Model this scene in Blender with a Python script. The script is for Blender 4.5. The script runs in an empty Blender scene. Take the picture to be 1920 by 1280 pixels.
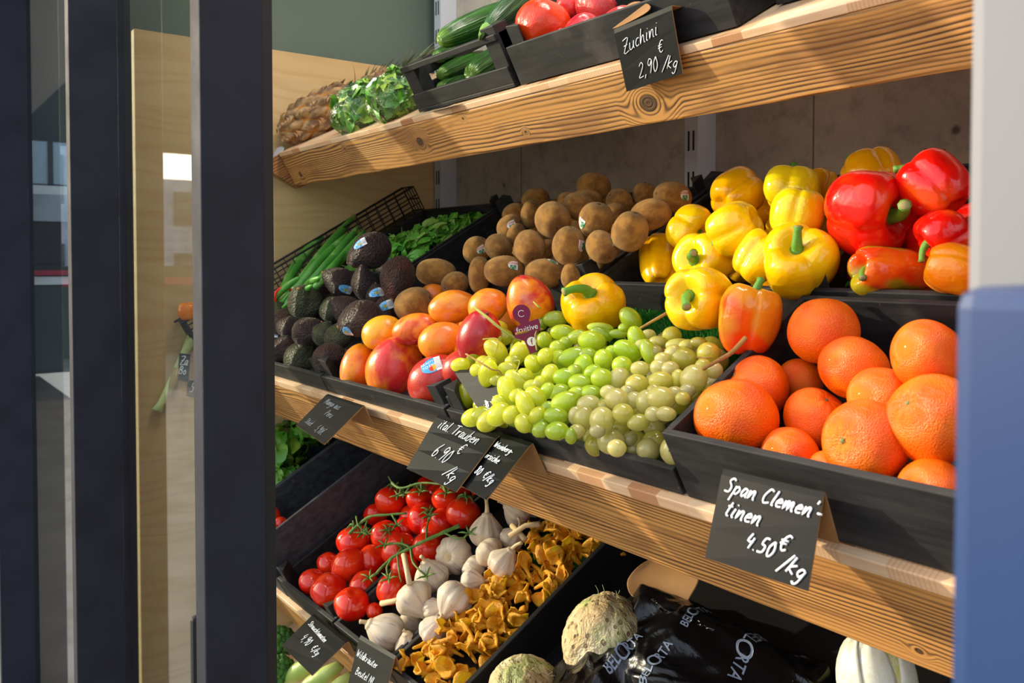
import bpy, bmesh, math, random
from math import pi, sin, cos, tan, radians as RAD, atan2, exp, sqrt
from mathutils import Vector, Matrix, Quaternion
from mathutils import noise as MN
from mathutils.bvhtree import BVHTree
random.seed(7)
SC = bpy.context.scene
COL = SC.collection
V = Vector

# ------------------------------------------------------------ camera
EYE = V((0, 0, 1.45))
F = 1598.0
YAW = RAD(36.7)
PITCH = RAD(1.6)
fw0 = V((-cos(YAW), sin(YAW), 0))
RT = V((sin(YAW), cos(YAW), 0))
FW = (fw0 * cos(PITCH) + V((0, 0, -sin(PITCH)))).normalized()
UP = RT.cross(FW)
PPY = 486 + F * tan(PITCH)            # principal point row
cd = bpy.data.cameras.new('camera')
cam = bpy.data.objects.new('camera', cd); COL.objects.link(cam)
cd.sensor_fit = 'HORIZONTAL'; cd.sensor_width = 36.0
cd.lens = F / 1920 * 36.0
cd.shift_x = 0
cd.shift_y = -(640 - PPY) / 1920
cd.clip_start = 0.02
R3 = Matrix((RT, UP, -FW)).transposed()
cam.matrix_world = Matrix.Translation(EYE) @ R3.to_4x4()
SC.camera = cam
cd.dof.use_dof = True
cd.dof.focus_distance = 1.15
cd.dof.aperture_fstop = 11.0

# ------------------------------------------------------------ light
SC.view_settings.view_transform = 'Standard'
SC.view_settings.look = 'None'
SC.view_settings.gamma = 1
SC.view_settings.use_curve_mapping = False
SC.view_settings.exposure = 0.0
sun_dir = V((0.79, 0.61, -0.27)).normalized()
sl = bpy.data.lights.new('sun', 'SUN'); sl.energy = 5.0; sl.color = (1.0, 0.86, 0.62); sl.angle = RAD(0.8)
sun = bpy.data.objects.new('sun', sl); COL.objects.link(sun)
sun.rotation_euler = sun_dir.to_track_quat('-Z', 'Y').to_euler()
sun.location = EYE - sun_dir * 8
w = bpy.data.worlds.new('sky'); SC.world = w; w.use_nodes = True
wn = w.node_tree; wn.nodes.clear()
wo = wn.nodes.new('ShaderNodeOutputWorld'); bg = wn.nodes.new('ShaderNodeBackground')
sky = wn.nodes.new('ShaderNodeTexSky'); sky.sky_type = 'NISHITA'; sky.sun_disc = False
sky.sun_elevation = RAD(25); sky.sun_rotation = RAD(232); sky.air_density = 1.0; sky.dust_density = 2.5
mxs = wn.nodes.new('ShaderNodeMixRGB'); mxs.blend_type = 'MIX'; mxs.inputs[0].default_value = 0.80
mxs.inputs[2].default_value = (0.95, 0.97, 1.02, 1)
wn.links.new(sky.outputs[0], mxs.inputs[1])
wn.links.new(mxs.outputs[0], bg.inputs[0]); bg.inputs[1].default_value = 1.12
wn.links.new(bg.outputs[0], wo.inputs[0])

# ------------------------------------------------------------ geometry frames
TH = RAD(29.4); CT, ST = cos(TH), sin(TH)
TV = V((0, CT, ST)); NV = V((0, -ST, CT))
class Tier:
    def __init__(s, Y0, Z0, name):
        s.name = name
        s.O = V((0, Y0, Z0)) + EYE
        s.M = Matrix.Translation(s.O) @ Matrix.Rotation(TH, 4, 'X')
    def w(s, x, t, h):                      # local (x, up the slope, off the board) -> world
        return s.O + V((x, 0, 0)) + TV * t + NV * h
    def at(s, u, v, h):                     # where the sight line meets the plane h above the board
        d = ray(u, v); t = (h - (EYE - s.O).dot(NV)) / d.dot(NV)
        return EYE + d * t
TOP = Tier(.76, .25, 'TOP'); MID = Tier(.65, -.24, 'MID'); LOW = Tier(.65, -.677, 'LOW'); BASE = Tier(.60, -.99, 'BASE')
class TierS(Tier):                           # same frame, but at() meets the upright plane a given way up the slope
    def at(s, u, v, t_):
        d = ray(u, v); t = (t_ - (EYE - s.O).dot(TV)) / d.dot(TV); return EYE + d * t
TOPT = TierS(.76, .25, 'TOP')
def ray(u, v):
    return FW + RT * ((u - 960) / F) + UP * ((PPY - v) / F)
def onX(u, v, X):
    d = ray(u, v); return EYE + d * ((X - EYE.x) / d.x)
def onY(u, v, Y):
    d = ray(u, v); return EYE + d * ((Y - EYE.y) / d.y)
def depth(p): return (p - EYE).dot(FW)
def iaxis(al, be=0):                        # a direction: al degrees in the view, be degrees towards the viewer
    a, b = RAD(al), RAD(be)
    return (RT * cos(a) + UP * sin(a)) * cos(b) - FW * sin(b)

# ------------------------------------------------------------ objects
def link(o, parent=None):
    COL.objects.link(o)
    if parent is not None: o.parent = parent
    return o
def setp(o, label=None, cat=None, group=None, kind=None):
    if label: o['label'] = label
    if cat: o['category'] = cat
    if group: o['group'] = group
    if kind: o['kind'] = kind
    return o
def empty(name, label, cat, M=None, group=None, kind=None):
    o = bpy.data.objects.new(name, None); o.empty_display_size = .02
    if M is not None: o.matrix_world = M
    link(o); return setp(o, label, cat, group, kind)
def mesh(name, vs, fs, smooth=True, mats=None):
    m = bpy.data.meshes.new(name); m.from_pydata([tuple(v) for v in vs], [], fs)
    if smooth: m.polygons.foreach_set('use_smooth', [True] * len(m.polygons))
    for k in (mats or []): m.materials.append(k)
    m.update(); return m
def obj(name, m, parent=None, mat=None, M=None):
    if mat is not None and not m.materials: m.materials.append(mat)
    o = bpy.data.objects.new(name, m); link(o, parent)
    if M is not None: o.matrix_world = M if parent is None else o.matrix_world
    if M is not None and parent is not None: o.matrix_local = M
    return o
class MB:
    def __init__(s): s.v = []; s.f = []; s.mi = []
    def add(s, vs, fs, mi=0):
        n = len(s.v); s.v += [V(p) for p in vs]; s.f += [tuple(i + n for i in f) for f in fs]; s.mi += [mi] * len(fs); return s
    def box(s, a, b, mi=0):
        x0, y0, z0 = a; x1, y1, z1 = b
        return s.add([(x0,y0,z0),(x1,y0,z0),(x1,y1,z0),(x0,y1,z0),(x0,y0,z1),(x1,y0,z1),(x1,y1,z1),(x0,y1,z1)],
                     [(0,3,2,1),(4,5,6,7),(0,1,5,4),(1,2,6,5),(2,3,7,6),(3,0,4,7)], mi)
    def tube(s, pts, rad, n=8, mi=0, cap=True):
        pts = [V(p) for p in pts]; N = len(pts); rs = rad if isinstance(rad, (list, tuple)) else [rad] * N
        vs = []; t0 = (pts[1] - pts[0]).normalized(); a = t0.orthogonal().normalized()
        for i, p in enumerate(pts):
            t = (pts[min(i+1, N-1)] - pts[max(i-1, 0)]).normalized()
            a = (a - t * a.dot(t)).normalized(); b = t.cross(a)
            for k in range(n):
                q = 2*pi*k/n; vs.append(p + (a * cos(q) + b * sin(q)) * rs[i])
        fs = [(i*n+k, i*n+(k+1) % n, (i+1)*n+(k+1) % n, (i+1)*n+k) for i in range(N-1) for k in range(n)]
        if cap: fs += [tuple(range(n-1, -1, -1)), tuple((N-1)*n+k for k in range(n))]
        return s.add(vs, fs, mi)
    def ball(s, c, r, nu=10, nv=8, mi=0):
        m = grid(lambda a, b: (sin(b)*cos(a), sin(b)*sin(a), cos(b)), nu, nv)
        rr = r if hasattr(r, '__len__') else (r, r, r)
        return s.add([V(c) + V((p[0]*rr[0], p[1]*rr[1], p[2]*rr[2])) for p in m[0]], m[1], mi)
    def mesh(s, name, mats=None, smooth=True):
        m = mesh(name, s.v, s.f, smooth, mats)
        m.polygons.foreach_set('material_index', s.mi); m.update(); return m
    def obj(s, name, mat, parent=None, smooth=True, M=None):
        return obj(name, s.mesh(name, mat if isinstance(mat, list) else [mat], smooth), parent, None, M)
def grid(fn, nu=32, nv=20):
    vs = [V(fn(0, 0.0))]
    for j in range(1, nv):
        b = pi * j / nv
        for i in range(nu): vs.append(V(fn(2*pi*i/nu, b)))
    vs.append(V(fn(0, pi)))
    fs = [(0, 1+i, 1+(i+1) % nu) for i in range(nu)]
    for j in range(nv-2):
        for i in range(nu):
            a = 1+j*nu+i; b = 1+j*nu+(i+1) % nu
            fs.append((a, a+nu, b+nu, b))
    e = len(vs)-1; q = 1+(nv-2)*nu
    fs += [(e, q+(i+1) % nu, q+i) for i in range(nu)]
    return vs, fs
def nz(p, s, seed=0): return MN.noise(V(p) * s + V((seed*7.3, seed*3.1, seed*1.7)))
def bevelled(o, wd=.002, seg=2):
    m = o.modifiers.new('bevel', 'BEVEL'); m.width = wd; m.segments = seg; m.limit_method = 'ANGLE'; return o
def place(axis, loc, scl, roll=0):
    q = V(axis).normalized().to_track_quat('Z', 'Y') @ Quaternion((0, 0, 1), roll)
    return Matrix.LocRotScale(V(loc), q, V(scl))
# ------------------------------------------------------------ materials
def newmat(name):
    m = bpy.data.materials.new(name); m.use_nodes = True
    return m, m.node_tree, m.node_tree.nodes['Principled BSDF']
class N:                                     # tiny node builder
    def __init__(s, nt): s.t = nt
    def n(s, ty, **kw):
        x = s.t.nodes.new(ty)
        for k, v in kw.items(): setattr(x, k, v)
        return x
    def _c(s, sock, v):
        if hasattr(v, 'links') or isinstance(v, bpy.types.NodeSocket): s.t.links.new(v, sock)
        else: sock.default_value = v
    def m(s, op, a, b=0.0, c=0.0, clamp=False):
        x = s.n('ShaderNodeMath', operation=op); x.use_clamp = clamp
        s._c(x.inputs[0], a); s._c(x.inputs[1], b)
        if op in ('MULTIPLY_ADD', 'SMOOTH_MIN', 'COMPARE'): s._c(x.inputs[2], c)
        return x.outputs[0]
    def mr(s, v, a, b, c=0.0, d=1.0):
        x = s.n('ShaderNodeMapRange', interpolation_type='SMOOTHSTEP'); s._c(x.inputs[0], v)
        for i, q in enumerate((a, b, c, d)): s._c(x.inputs[i+1], q)
        return x.outputs[0]
    def noise(s, vec, scale, det=3.0, rough=.5, dist=0.0):
        x = s.n('ShaderNodeTexNoise'); s.t.links.new(vec, x.inputs['Vector'])
        x.inputs['Scale'].default_value = scale; x.inputs['Detail'].default_value = det
        x.inputs['Roughness'].default_value = rough; x.inputs['Distortion'].default_value = dist
        return x.outputs['Fac']
    def vor(s, vec, scale, feat='F1', out='Distance', rnd=1.0):
        x = s.n('ShaderNodeTexVoronoi', feature=feat); s.t.links.new(vec, x.inputs['Vector'])
        x.inputs['Scale'].default_value = scale; x.inputs['Randomness'].default_value = rnd
        return x.outputs[out]
    def oc(s, rnd=True):
        c = s.n('ShaderNodeTexCoord').outputs['Object']
        if not rnd: return c
        r = s.n('ShaderNodeObjectInfo').outputs['Random']
        x = s.n('ShaderNodeVectorMath', operation='ADD'); s.t.links.new(c, x.inputs[0])
        y = s.n('ShaderNodeVectorMath', operation='SCALE'); y.inputs[0].default_value = (17., 31., 23.); s.t.links.new(r, y.inputs['Scale'])
        s.t.links.new(y.outputs[0], x.inputs[1]); return x.outputs[0]
    def rnd(s): return s.n('ShaderNodeObjectInfo').outputs['Random']
    def xyz(s, v):
        x = s.n('ShaderNodeSeparateXYZ'); s.t.links.new(v, x.inputs[0]); return x.outputs
    def comb(s, a, b, c):
        x = s.n('ShaderNodeCombineXYZ')
        for i, q in enumerate((a, b, c)): s._c(x.inputs[i], q)
        return x.outputs[0]
    def ramp(s, v, stops, ip='LINEAR'):
        x = s.n('ShaderNodeValToRGB'); s._c(x.inputs[0], v); cr = x.color_ramp; cr.interpolation = ip
        while len(cr.elements) < len(stops): cr.elements.new(.5)
        for e, (p, c) in zip(cr.elements, stops): e.position = p; e.color = (*c, 1)
        return x.outputs[0]
    def mix(s, f, a, b, bt='MIX'):
        x = s.n('ShaderNodeMixRGB', blend_type=bt); s._c(x.inputs[0], f)
        for i, q in ((1, a), (2, b)):
            s._c(x.inputs[i], (*q, 1) if isinstance(q, tuple) and len(q) == 3 else q)
        return x.outputs[0]
    def bump(s, h, st=.3, dist=.001, nrm=None):
        x = s.n('ShaderNodeBump'); s._c(x.inputs['Height'], h)
        x.inputs['Strength'].default_value = st; x.inputs['Distance'].default_value = dist
        if nrm is not None: s.t.links.new(nrm, x.inputs['Normal'])
        return x.outputs[0]
def L(h):                                     # sRGB hex -> linear
    h = h.lstrip('#'); r = []
    for i in (0, 2, 4):
        c = int(h[i:i+2], 16) / 255
        r.append(c/12.92 if c <= .04045 else ((c+.055)/1.055)**2.4)
    return tuple(r)
def fin(m, b, col=None, rough=None, nrm=None, sss=0, sssr=(1,.3,.1), sc=.01, coat=0, spec=None, metal=0, g=None):
    t = m.node_tree
    if col is not None:
        if isinstance(col, tuple): b.inputs['Base Color'].default_value = (*col, 1)
        else: t.links.new(col, b.inputs['Base Color'])
    if rough is not None:
        if isinstance(rough, (int, float)): b.inputs['Roughness'].default_value = rough
        else: t.links.new(rough, b.inputs['Roughness'])
    if nrm is not None: t.links.new(nrm, b.inputs['Normal'])
    if sss:
        b.inputs['Subsurface Weight'].default_value = sss; b.inputs['Subsurface Radius'].default_value = sssr
        b.inputs['Subsurface Scale'].default_value = sc
    b.inputs['Coat Weight'].default_value = coat; b.inputs['Coat Roughness'].default_value = .08
    b.inputs['Metallic'].default_value = metal
    if spec is not None: b.inputs['Specular IOR Level'].default_value = spec
    return m
def flat(name, col, rough=.5, **k):
    m, t, b = newmat(name); return fin(m, b, L(col) if isinstance(col, str) else col, rough, **k)
def speck(name, c1, c2, scale=8, rough=.5, bs=.2, bsc=60, bd=.001, rnd=True, **k):
    m, t, b = newmat(name); g = N(t); c = g.oc(rnd)
    f = g.mr(g.noise(c, scale, 4), .35, .65)
    return fin(m, b, g.mix(f, L(c1), L(c2)), rough, g.bump(g.noise(c, bsc, 4), bs, bd), **k)

def reclaimed(name, knots, light='#c18a48', dark='#41260f'):
    """weathered softwood: x runs along the beam, z across its face"""
    m, t, b = newmat(name); g = N(t); c = g.oc(False); x, y, z = g.xyz(c)
    lo = g.noise(g.comb(g.m('MULTIPLY', x, 2.2), 0.0, g.m('MULTIPLY', z, 5)), 1.0, 2)
    zz = g.m('ADD', g.m('MULTIPLY', z, 480.0), g.m('ADD', g.m('MULTIPLY', lo, 17.0), g.m('MULTIPLY', g.noise(g.comb(g.m('MULTIPLY', x, 1.1), 3.0, g.m('MULTIPLY', z, 22)), 1.0, 1), 16.0)))
    fine = g.noise(g.comb(g.m('MULTIPLY', x, 14), g.m('MULTIPLY', y, 60), g.m('MULTIPLY', z, 160)), 1.0, 3)
    zz = g.m('ADD', zz, g.m('MULTIPLY', fine, .9))
    kn = None; rings = zz
    for (kx, kz, r) in knots:
        dx = g.m('DIVIDE', g.m('SUBTRACT', x, kx), 1.25); dz = g.m('SUBTRACT', z, kz)
        d = g.m('SQRT', g.m('ADD', g.m('MULTIPLY', dx, dx), g.m('MULTIPLY', dz, dz)))
        w_ = g.mr(d, r*3.4, r*.9)
        rings = g.m('ADD', g.m('MULTIPLY', rings, g.m('SUBTRACT', 1.0, w_)), g.m('MULTIPLY', g.m('MULTIPLY', d, 560.0), w_))
        core = g.mr(g.m('ADD', d, g.m('MULTIPLY', fine, r*.25)), r*1.15, r*.85)
        kn = core if kn is None else g.m('MAXIMUM', kn, core)
    s = g.m('SINE', g.m('MULTIPLY', rings, 2.3))
    s = g.m('POWER', g.m('MULTIPLY_ADD', s, .5, .5), 2.0)
    amp = g.mr(g.noise(g.comb(g.m('MULTIPLY', x, 3), 0.0, g.m('MULTIPLY', z, 26)), 1.0, 2), .35, .6, .35, 1.0)
    f = g.m('MULTIPLY', s, amp)
    col = g.mix(f, L(light), L(dark))
    wear = g.mr(g.noise(g.comb(g.m('MULTIPLY', x, 5), 0.0, g.m('MULTIPLY', z, 30)), 1.0, 4, .6), .5, .62)
    col = g.mix(g.m('MULTIPLY', wear, .6), col, L('#7c5028'))
    if kn is not None:
        kr = g.m('MULTIPLY_ADD', g.m('SINE', g.m('MULTIPLY', rings, 4.0)), .5, .5)
        col = g.mix(g.m('MULTIPLY', kn, .92), col, g.mix(kr, L('#1c110a'), L('#583a20')))
    pits = g.mr(g.vor(g.comb(g.m('MULTIPLY', x, 18), 0.0, g.m('MULTIPLY', z, 40)), 1.0), .05, .02)
    col = g.mix(g.m('MULTIPLY', pits, .7), col, L('#2c1b0d'))
    h = g.m('SUBTRACT', g.m('MULTIPLY', fine, .3), g.m('MULTIPLY', f, .9))
    return fin(m, b, col, .62, g.bump(h, .5, .0012))

def board_edge(name):
    m, t, b = newmat(name); g = N(t); c = g.oc(False); x, y, z = g.xyz(c)
    blk = g.m('FLOOR', g.m('MULTIPLY', g.m('ADD', x, g.m('MULTIPLY', g.m('FLOOR', g.m('MULTIPLY', y, 38)), .031)), 24.0))
    wn_ = g.n('ShaderNodeTexWhiteNoise', noise_dimensions='2D'); t.links.new(g.comb(blk, g.m('FLOOR', g.m('MULTIPLY', y, 38)), 0.0), wn_.inputs['Vector'])
    rv = wn_.outputs['Value']
    col = g.ramp(rv, [(0, L('#e3c4a0')), (.6, L('#dfb991')), (.90, L('#d6aa80')), (.955, L('#c08c64')), (1, L('#a87048'))])
    st = g.m('MULTIPLY', g.mr(g.m('SINE', g.m('MULTIPLY', x, 1500)), .3, .9), g.mr(rv, .45, .5))
    gr = g.noise(g.comb(g.m('MULTIPLY', x, 8), g.m('MULTIPLY', y, 150), g.m('MULTIPLY', z, 150)), 1.0, 3)
    col = g.mix(g.m('MULTIPLY', st, .35), col, L('#a9764f'))
    col = g.mix(g.mr(gr, .35, .7, 0, .3), col, L('#b98458'))
    return fin(m, b, col, .5, g.bump(gr, .15, .0005))

def pine(name, light='#d8b988', dark='#b98f57'):
    m, t, b = newmat(name); g = N(t); c = g.oc(False); x, y, z = g.xyz(c)
    pl = g.m('FLOOR', g.m('MULTIPLY', z, 9.0))
    wn_ = g.n('ShaderNodeTexWhiteNoise', noise_dimensions='1D'); t.links.new(pl, wn_.inputs['W'])
    lo = g.noise(g.comb(g.m('MULTIPLY', y, 2.0), pl, g.m('MULTIPLY', z, 8)), 1.0, 2)
    r = g.m('ADD', g.m('MULTIPLY', z, 70), g.m('MULTIPLY', lo, 14))
    s = g.m('POWER', g.m('MULTIPLY_ADD', g.m('SINE', g.m('MULTIPLY', r, 3)), .5, .5), 3.0)
    col = g.mix(g.m('MULTIPLY', s, .3), g.mix(wn_.outputs['Value'], L(light), L('#cfae79')), L(dark))
    kn = g.mr(g.vor(g.comb(0.0, g.m('MULTIPLY', y, 5), g.m('MULTIPLY', z, 8)), 1.0), .07, .03)
    col = g.mix(g.m('MULTIPLY', kn, .8), col, L('#7a4a22'))
    return fin(m, b, col, .45)

def black_wood(name, base='#161719', hi='#2e2d2f'):
    m, t, b = newmat(name); g = N(t); c = g.oc(True); x, y, z = g.xyz(c)
    gr = g.noise(g.comb(g.m('MULTIPLY', x, 10), g.m('MULTIPLY', y, 45), g.m('MULTIPLY', z, 90)), 1.0, 5, .65)
    col = g.mix(g.mr(gr, .3, .75), L(base), L(hi))
    big = g.noise(c, 14, 4, .6)
    col = g.mix(g.mr(big, .55, .75, 0, .35), col, L('#5b5250'))
    sc = g.m('MULTIPLY', g.mr(g.noise(c, 55, 4, .7), .66, .74), .5)
    col = g.mix(sc, col, L('#94785c'))
    return fin(m, b, col, .6, g.bump(gr, .35, .0006), spec=.35)

def concrete(name):
    m, t, b = newmat(name); g = N(t); c = g.oc(False); x, y, z = g.xyz(c)
    a = g.noise(c, 3.0, 6, .62); d = g.noise(c, 22, 5, .7)
    col = g.ramp(a, [(.25, L('#948a7f')), (.5, L('#b8aea1')), (.75, L('#d2c8b8'))])
    col = g.mix(g.mr(d, .45, .7, 0, .35), col, L('#5a5249'))
    st = g.mr(g.vor(g.comb(g.m('MULTIPLY', x, 7), 0.0, g.m('MULTIPLY', z, 7)), 1.0), .07, .02)
    col = g.mix(g.m('MULTIPLY', st, .75), col, L('#26221f'))
    # form joint lines and a tall dark patch
    j = g.mr(g.m('ABSOLUTE', g.m('SUBTRACT', g.m('FRACT', g.m('MULTIPLY', g.m('ADD', x, 1.33), 1.25)), .5)), .003, .001)
    col = g.mix(g.m('MULTIPLY', j, .7), col, L('#3c3733'))
    px = g.m('ADD', x, .87); pz = g.m('SUBTRACT', z, 1.69)
    pd = g.m('SQRT', g.m('ADD', g.m('MULTIPLY', g.m('MULTIPLY', px, px), 9), g.m('MULTIPLY', pz, pz)))
    col = g.mix(g.m('MULTIPLY', g.mr(g.m('ADD', pd, g.m('MULTIPLY', d, .1)), .2, .08), .5), col, L('#4b4540'))
    return fin(m, b, col, .8, g.bump(d, .3, .002))

def alu(name, base='#2b2d35', rough=.32):
    m, t, b = newmat(name); g = N(t); c = g.oc(False)
    d = g.noise(c, 9, 4, .6); sp = g.mr(g.noise(c, 260, 2), .72, .78)
    col = g.mix(g.mr(d, .4, .7, 0, .5), L(base), L('#1f2025'))
    col = g.mix(g.m('MULTIPLY', sp, .4), col, L('#5a5c66'))
    return fin(m, b, col, g.mr(d, .3, .7, rough, rough+.15), metal=.0, spec=.12)

def glass_mat():
    m = bpy.data.materials.new('window_glass'); m.use_nodes = True; t = m.node_tree; t.nodes.clear(); g = N(t)
    o = g.n('ShaderNodeOutputMaterial'); tr = g.n('ShaderNodeBsdfTransparent'); tr.inputs[0].default_value = (.93, .96, .94, 1)
    gl = g.n('ShaderNodeBsdfGlossy'); gl.inputs['Roughness'].default_value = .02
    ge = g.n('ShaderNodeNewGeometry'); dp = g.n('ShaderNodeVectorMath', operation='DOT_PRODUCT'); t.links.new(ge.outputs['Incoming'], dp.inputs[0]); t.links.new(ge.outputs['Normal'], dp.inputs[1])
    k = g.m('POWER', g.m('SUBTRACT', 1.0, g.m('ABSOLUTE', dp.outputs['Value'])), 5.0)
    mx = g.n('ShaderNodeMixShader'); t.links.new(g.m('MULTIPLY_ADD', k, .96, .05, clamp=True), mx.inputs[0])
    t.links.new(tr.outputs[0], mx.inputs[1]); t.links.new(gl.outputs[0], mx.inputs[2]); t.links.new(mx.outputs[0], o.inputs[0])
    return m
def film_mat():
    m = bpy.data.materials.new('clear_film'); m.use_nodes = True; t = m.node_tree; t.nodes.clear(); g = N(t)
    o = g.n('ShaderNodeOutputMaterial'); tr = g.n('ShaderNodeBsdfTransparent'); tr.inputs[0].default_value = (.97, .98, .97, 1)
    gl = g.n('ShaderNodeBsdfGlossy'); gl.inputs['Roughness'].default_value = .12
    c = g.oc(True); nb = g.bump(g.noise(c, 16, 4, .65, 1.5), 1.0, .02); t.links.new(nb, gl.inputs['Normal'])
    ge = g.n('ShaderNodeNewGeometry'); dp = g.n('ShaderNodeVectorMath', operation='DOT_PRODUCT'); t.links.new(ge.outputs['Incoming'], dp.inputs[0]); t.links.new(nb, dp.inputs[1])
    k = g.m('POWER', g.m('SUBTRACT', 1.0, g.m('ABSOLUTE', dp.outputs['Value'])), 4.0)
    mx = g.n('ShaderNodeMixShader'); t.links.new(g.m('MULTIPLY_ADD', k, .8, .07, clamp=True), mx.inputs[0])
    t.links.new(tr.outputs[0], mx.inputs[1]); t.links.new(gl.outputs[0], mx.inputs[2]); t.links.new(mx.outputs[0], o.inputs[0])
    return m

def pepper_mat(name, c1, c2, c3=None, f3=.55):
    m, t, b = newmat(name); g = N(t); c = g.oc(True)
    a = g.noise(c, .9, 2); col = g.mix(g.mr(a, .35, .65), L(c1), L(c2))
    if c3: col = g.mix(g.mr(g.noise(c, .7, 1), f3-.07, f3+.07), col, L(c3))
    return fin(m, b, col, .16, g.bump(g.noise(c, 2.5, 2), .12, .02), coat=.18, sss=.12, sssr=(1, .5, .1), sc=.15, spec=.42)
def mango_mat(name, c1, c2, lo=.42, hi=.58):
    m, t, b = newmat(name); g = N(t); c = g.oc(True)
    a = g.noise(c, .75, 3, .55, .6); col = g.mix(g.mr(a, lo, hi), L(c1), L(c2))
    bl = g.mr(g.noise(c, 1.8, 4, .6, .6), .52, .70); col = g.mix(g.m('MULTIPLY', bl, .35), col, L('#b5101a'))
    lt = g.mr(g.noise(c, 1.6, 2), .6, .72); col = g.mix(g.m('MULTIPLY', lt, .35), col, L('#e0808a'))
    sp = g.mr(g.vor(c, 4.2), .07, .035); col = g.mix(g.m('MULTIPLY', sp, .8), col, L('#5b2a10'))
    le = g.mr(g.vor(c, 26), .16, .08); col = g.mix(g.m('MULTIPLY', le, .25), col, L('#f6cf70'))
    return fin(m, b, col, .27, g.bump(g.noise(c, 18, 3), .08, .01), coat=.15)
def orange_mat(name):
    m, t, b = newmat(name); g = N(t); c = g.oc(True)
    a = g.noise(c, 1.2, 2); col = g.mix(g.mr(a, .3, .7), L('#ee5800'), L('#f57304'))
    v = g.vor(c, 20); n2 = g.noise(c, 26, 3)
    sc = g.mr(g.noise(c, 2.3, 5, .7, .8), .66, .70); col = g.mix(g.m('MULTIPLY', sc, .55), col, L('#a8480a'))
    h = g.m('ADD', g.m('MULTIPLY', g.mr(v, 0.0, .45), .6), g.m('MULTIPLY', n2, .7))
    return fin(m, b, col, .33, g.bump(h, .34, .035), coat=.04, spec=.4)
def avo_mat(name, c1, c2, c3):
    m, t, b = newmat(name); g = N(t); c = g.oc(True)
    a = g.noise(c, 1.5, 3); col = g.mix(g.mr(a, .4, .6), L(c1), L(c2))
    s = g.vor(c, 11, 'SMOOTH_F1'); f = g.noise(c, 13, 4, .7)
    col = g.mix(g.mr(f, .6, .75, 0, .5), col, L(c3))
    h = g.m('ADD', g.m('MULTIPLY', s, -1.0), f)
    return fin(m, b, col, .36, g.bump(h, .75, .06), spec=.5)
def kiwi_mat():
    m, t, b = newmat('kiwi_skin'); g = N(t); c = g.oc(True)
    z = g.xyz(g.oc(False))[2]
    a = g.noise(c, 2.0, 4, .6); col = g.mix(g.mr(a, .35, .65), L('#b5803a'), L('#8a5c2a'))
    col = g.mix(g.mr(g.m('ABSOLUTE', z), .72, .98, 0, .75), col, L('#5a3512'))
    f = g.noise(c, 45, 4, .8); col = g.mix(g.mr(f, .5, .75, 0, .4), col, L('#c99a50'))
    m = fin(m, b, col, .78, g.bump(f, .45, .03), spec=.25)
    b.inputs['Sheen Weight'].default_value = .55; b.inputs['Sheen Roughness'].default_value = .4; b.inputs['Sheen Tint'].default_value = (1, .75, .4, 1)
    return m
def tomato_mat():
    m, t, b = newmat('tomato_skin'); g = N(t); c = g.oc(True)
    a = g.noise(c, .8, 2); col = g.mix(g.mr(a, .35, .65), L('#dc1a0b'), L('#ee3a12'))
    z = g.xyz(g.oc(False))[2]
    col = g.mix(g.mr(z, .75, .98, 0, .6), col, L('#f06a18'))
    return fin(m, b, col, .13, None, coat=.3, sss=.1, sssr=(1, .3, .1), sc=.1, spec=.5)
def garlic_mat():
    m, t, b = newmat('garlic_skin'); g = N(t); x, y, z = g.xyz(g.oc(False)); c = g.oc(True)
    an = g.m('ARCTAN2', y, x)
    r = g.rnd()
    st = g.noise(g.comb(g.m('MULTIPLY', g.m('ADD', an, g.m('MULTIPLY', r, 20)), 5), g.m('MULTIPLY', z, .8), r), 1.3, 3, .6)
    col = g.mix(g.mr(st, .56, .68, 0, .55), g.mix(r, L('#d9cbb8'), L('#d2b99c')), L('#a27a94'))
    ln = g.noise(g.comb(g.m('MULTIPLY', an, 26), g.m('MULTIPLY', z, .6), 0.0), 1.0, 2)
    col = g.mix(g.mr(ln, .5, .7, 0, .3), col, L('#b99a80'))
    col = g.mix(g.mr(g.m('ABSOLUTE', z), .75, 1.1, 0, .4), col, L('#c9a57a'))
    return fin(m, b, col, .42, g.bump(ln, .25, .02), sss=.15, sssr=(1, .8, .6), sc=.15)
def chant_mat():
    m, t, b = newmat('chanterelle_flesh'); g = N(t); c = g.oc(True)
    r = g.rnd()
    a = g.noise(c, 2.2, 4, .6); col = g.mix(g.mr(a, .3, .7), L('#f7ac0c'), L('#e88a06'))
    col = g.mix(g.m('MULTIPLY', r, .4), col, L('#f2b21c'))
    col = g.mix(g.mr(g.noise(c, 5, 4, .7), .6, .72, 0, .7), col, L('#7a3d08'))
    return fin(m, b, col, .42, g.bump(g.noise(c, 9, 4, .6), .4, .05), sss=.15, sssr=(1, .5, .1), sc=.1)
def celeriac_mat():
    m, t, b = newmat('celeriac_skin'); g = N(t); c = g.oc(True)
    z = g.xyz(g.oc(False))[2]
    a = g.noise(c, 1.6, 5, .6, .5); col = g.mix(g.mr(a, .3, .65), L('#dcc9a2'), L('#c5a877'))
    col = g.mix(g.m('MULTIPLY', g.mr(z, .0, .8), g.mr(g.noise(c, 1.5, 3), .42, .6, 0, .75)), col, L('#9aac5c'))
    v = g.mr(g.m('ADD', g.vor(c, 5.2), g.m('MULTIPLY', g.noise(c, 9, 2), .16)), .36, .26)
    col = g.mix(g.m('MULTIPLY', v, .75), col, L('#6b4826'))
    col = g.mix(g.mr(z, .75, 1.0, 0, .7), col, L('#8a6a3e'))
    return fin(m, b, col, .6, g.bump(g.m('SUBTRACT', a, g.m('MULTIPLY', v, .5)), .6, .05))
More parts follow.
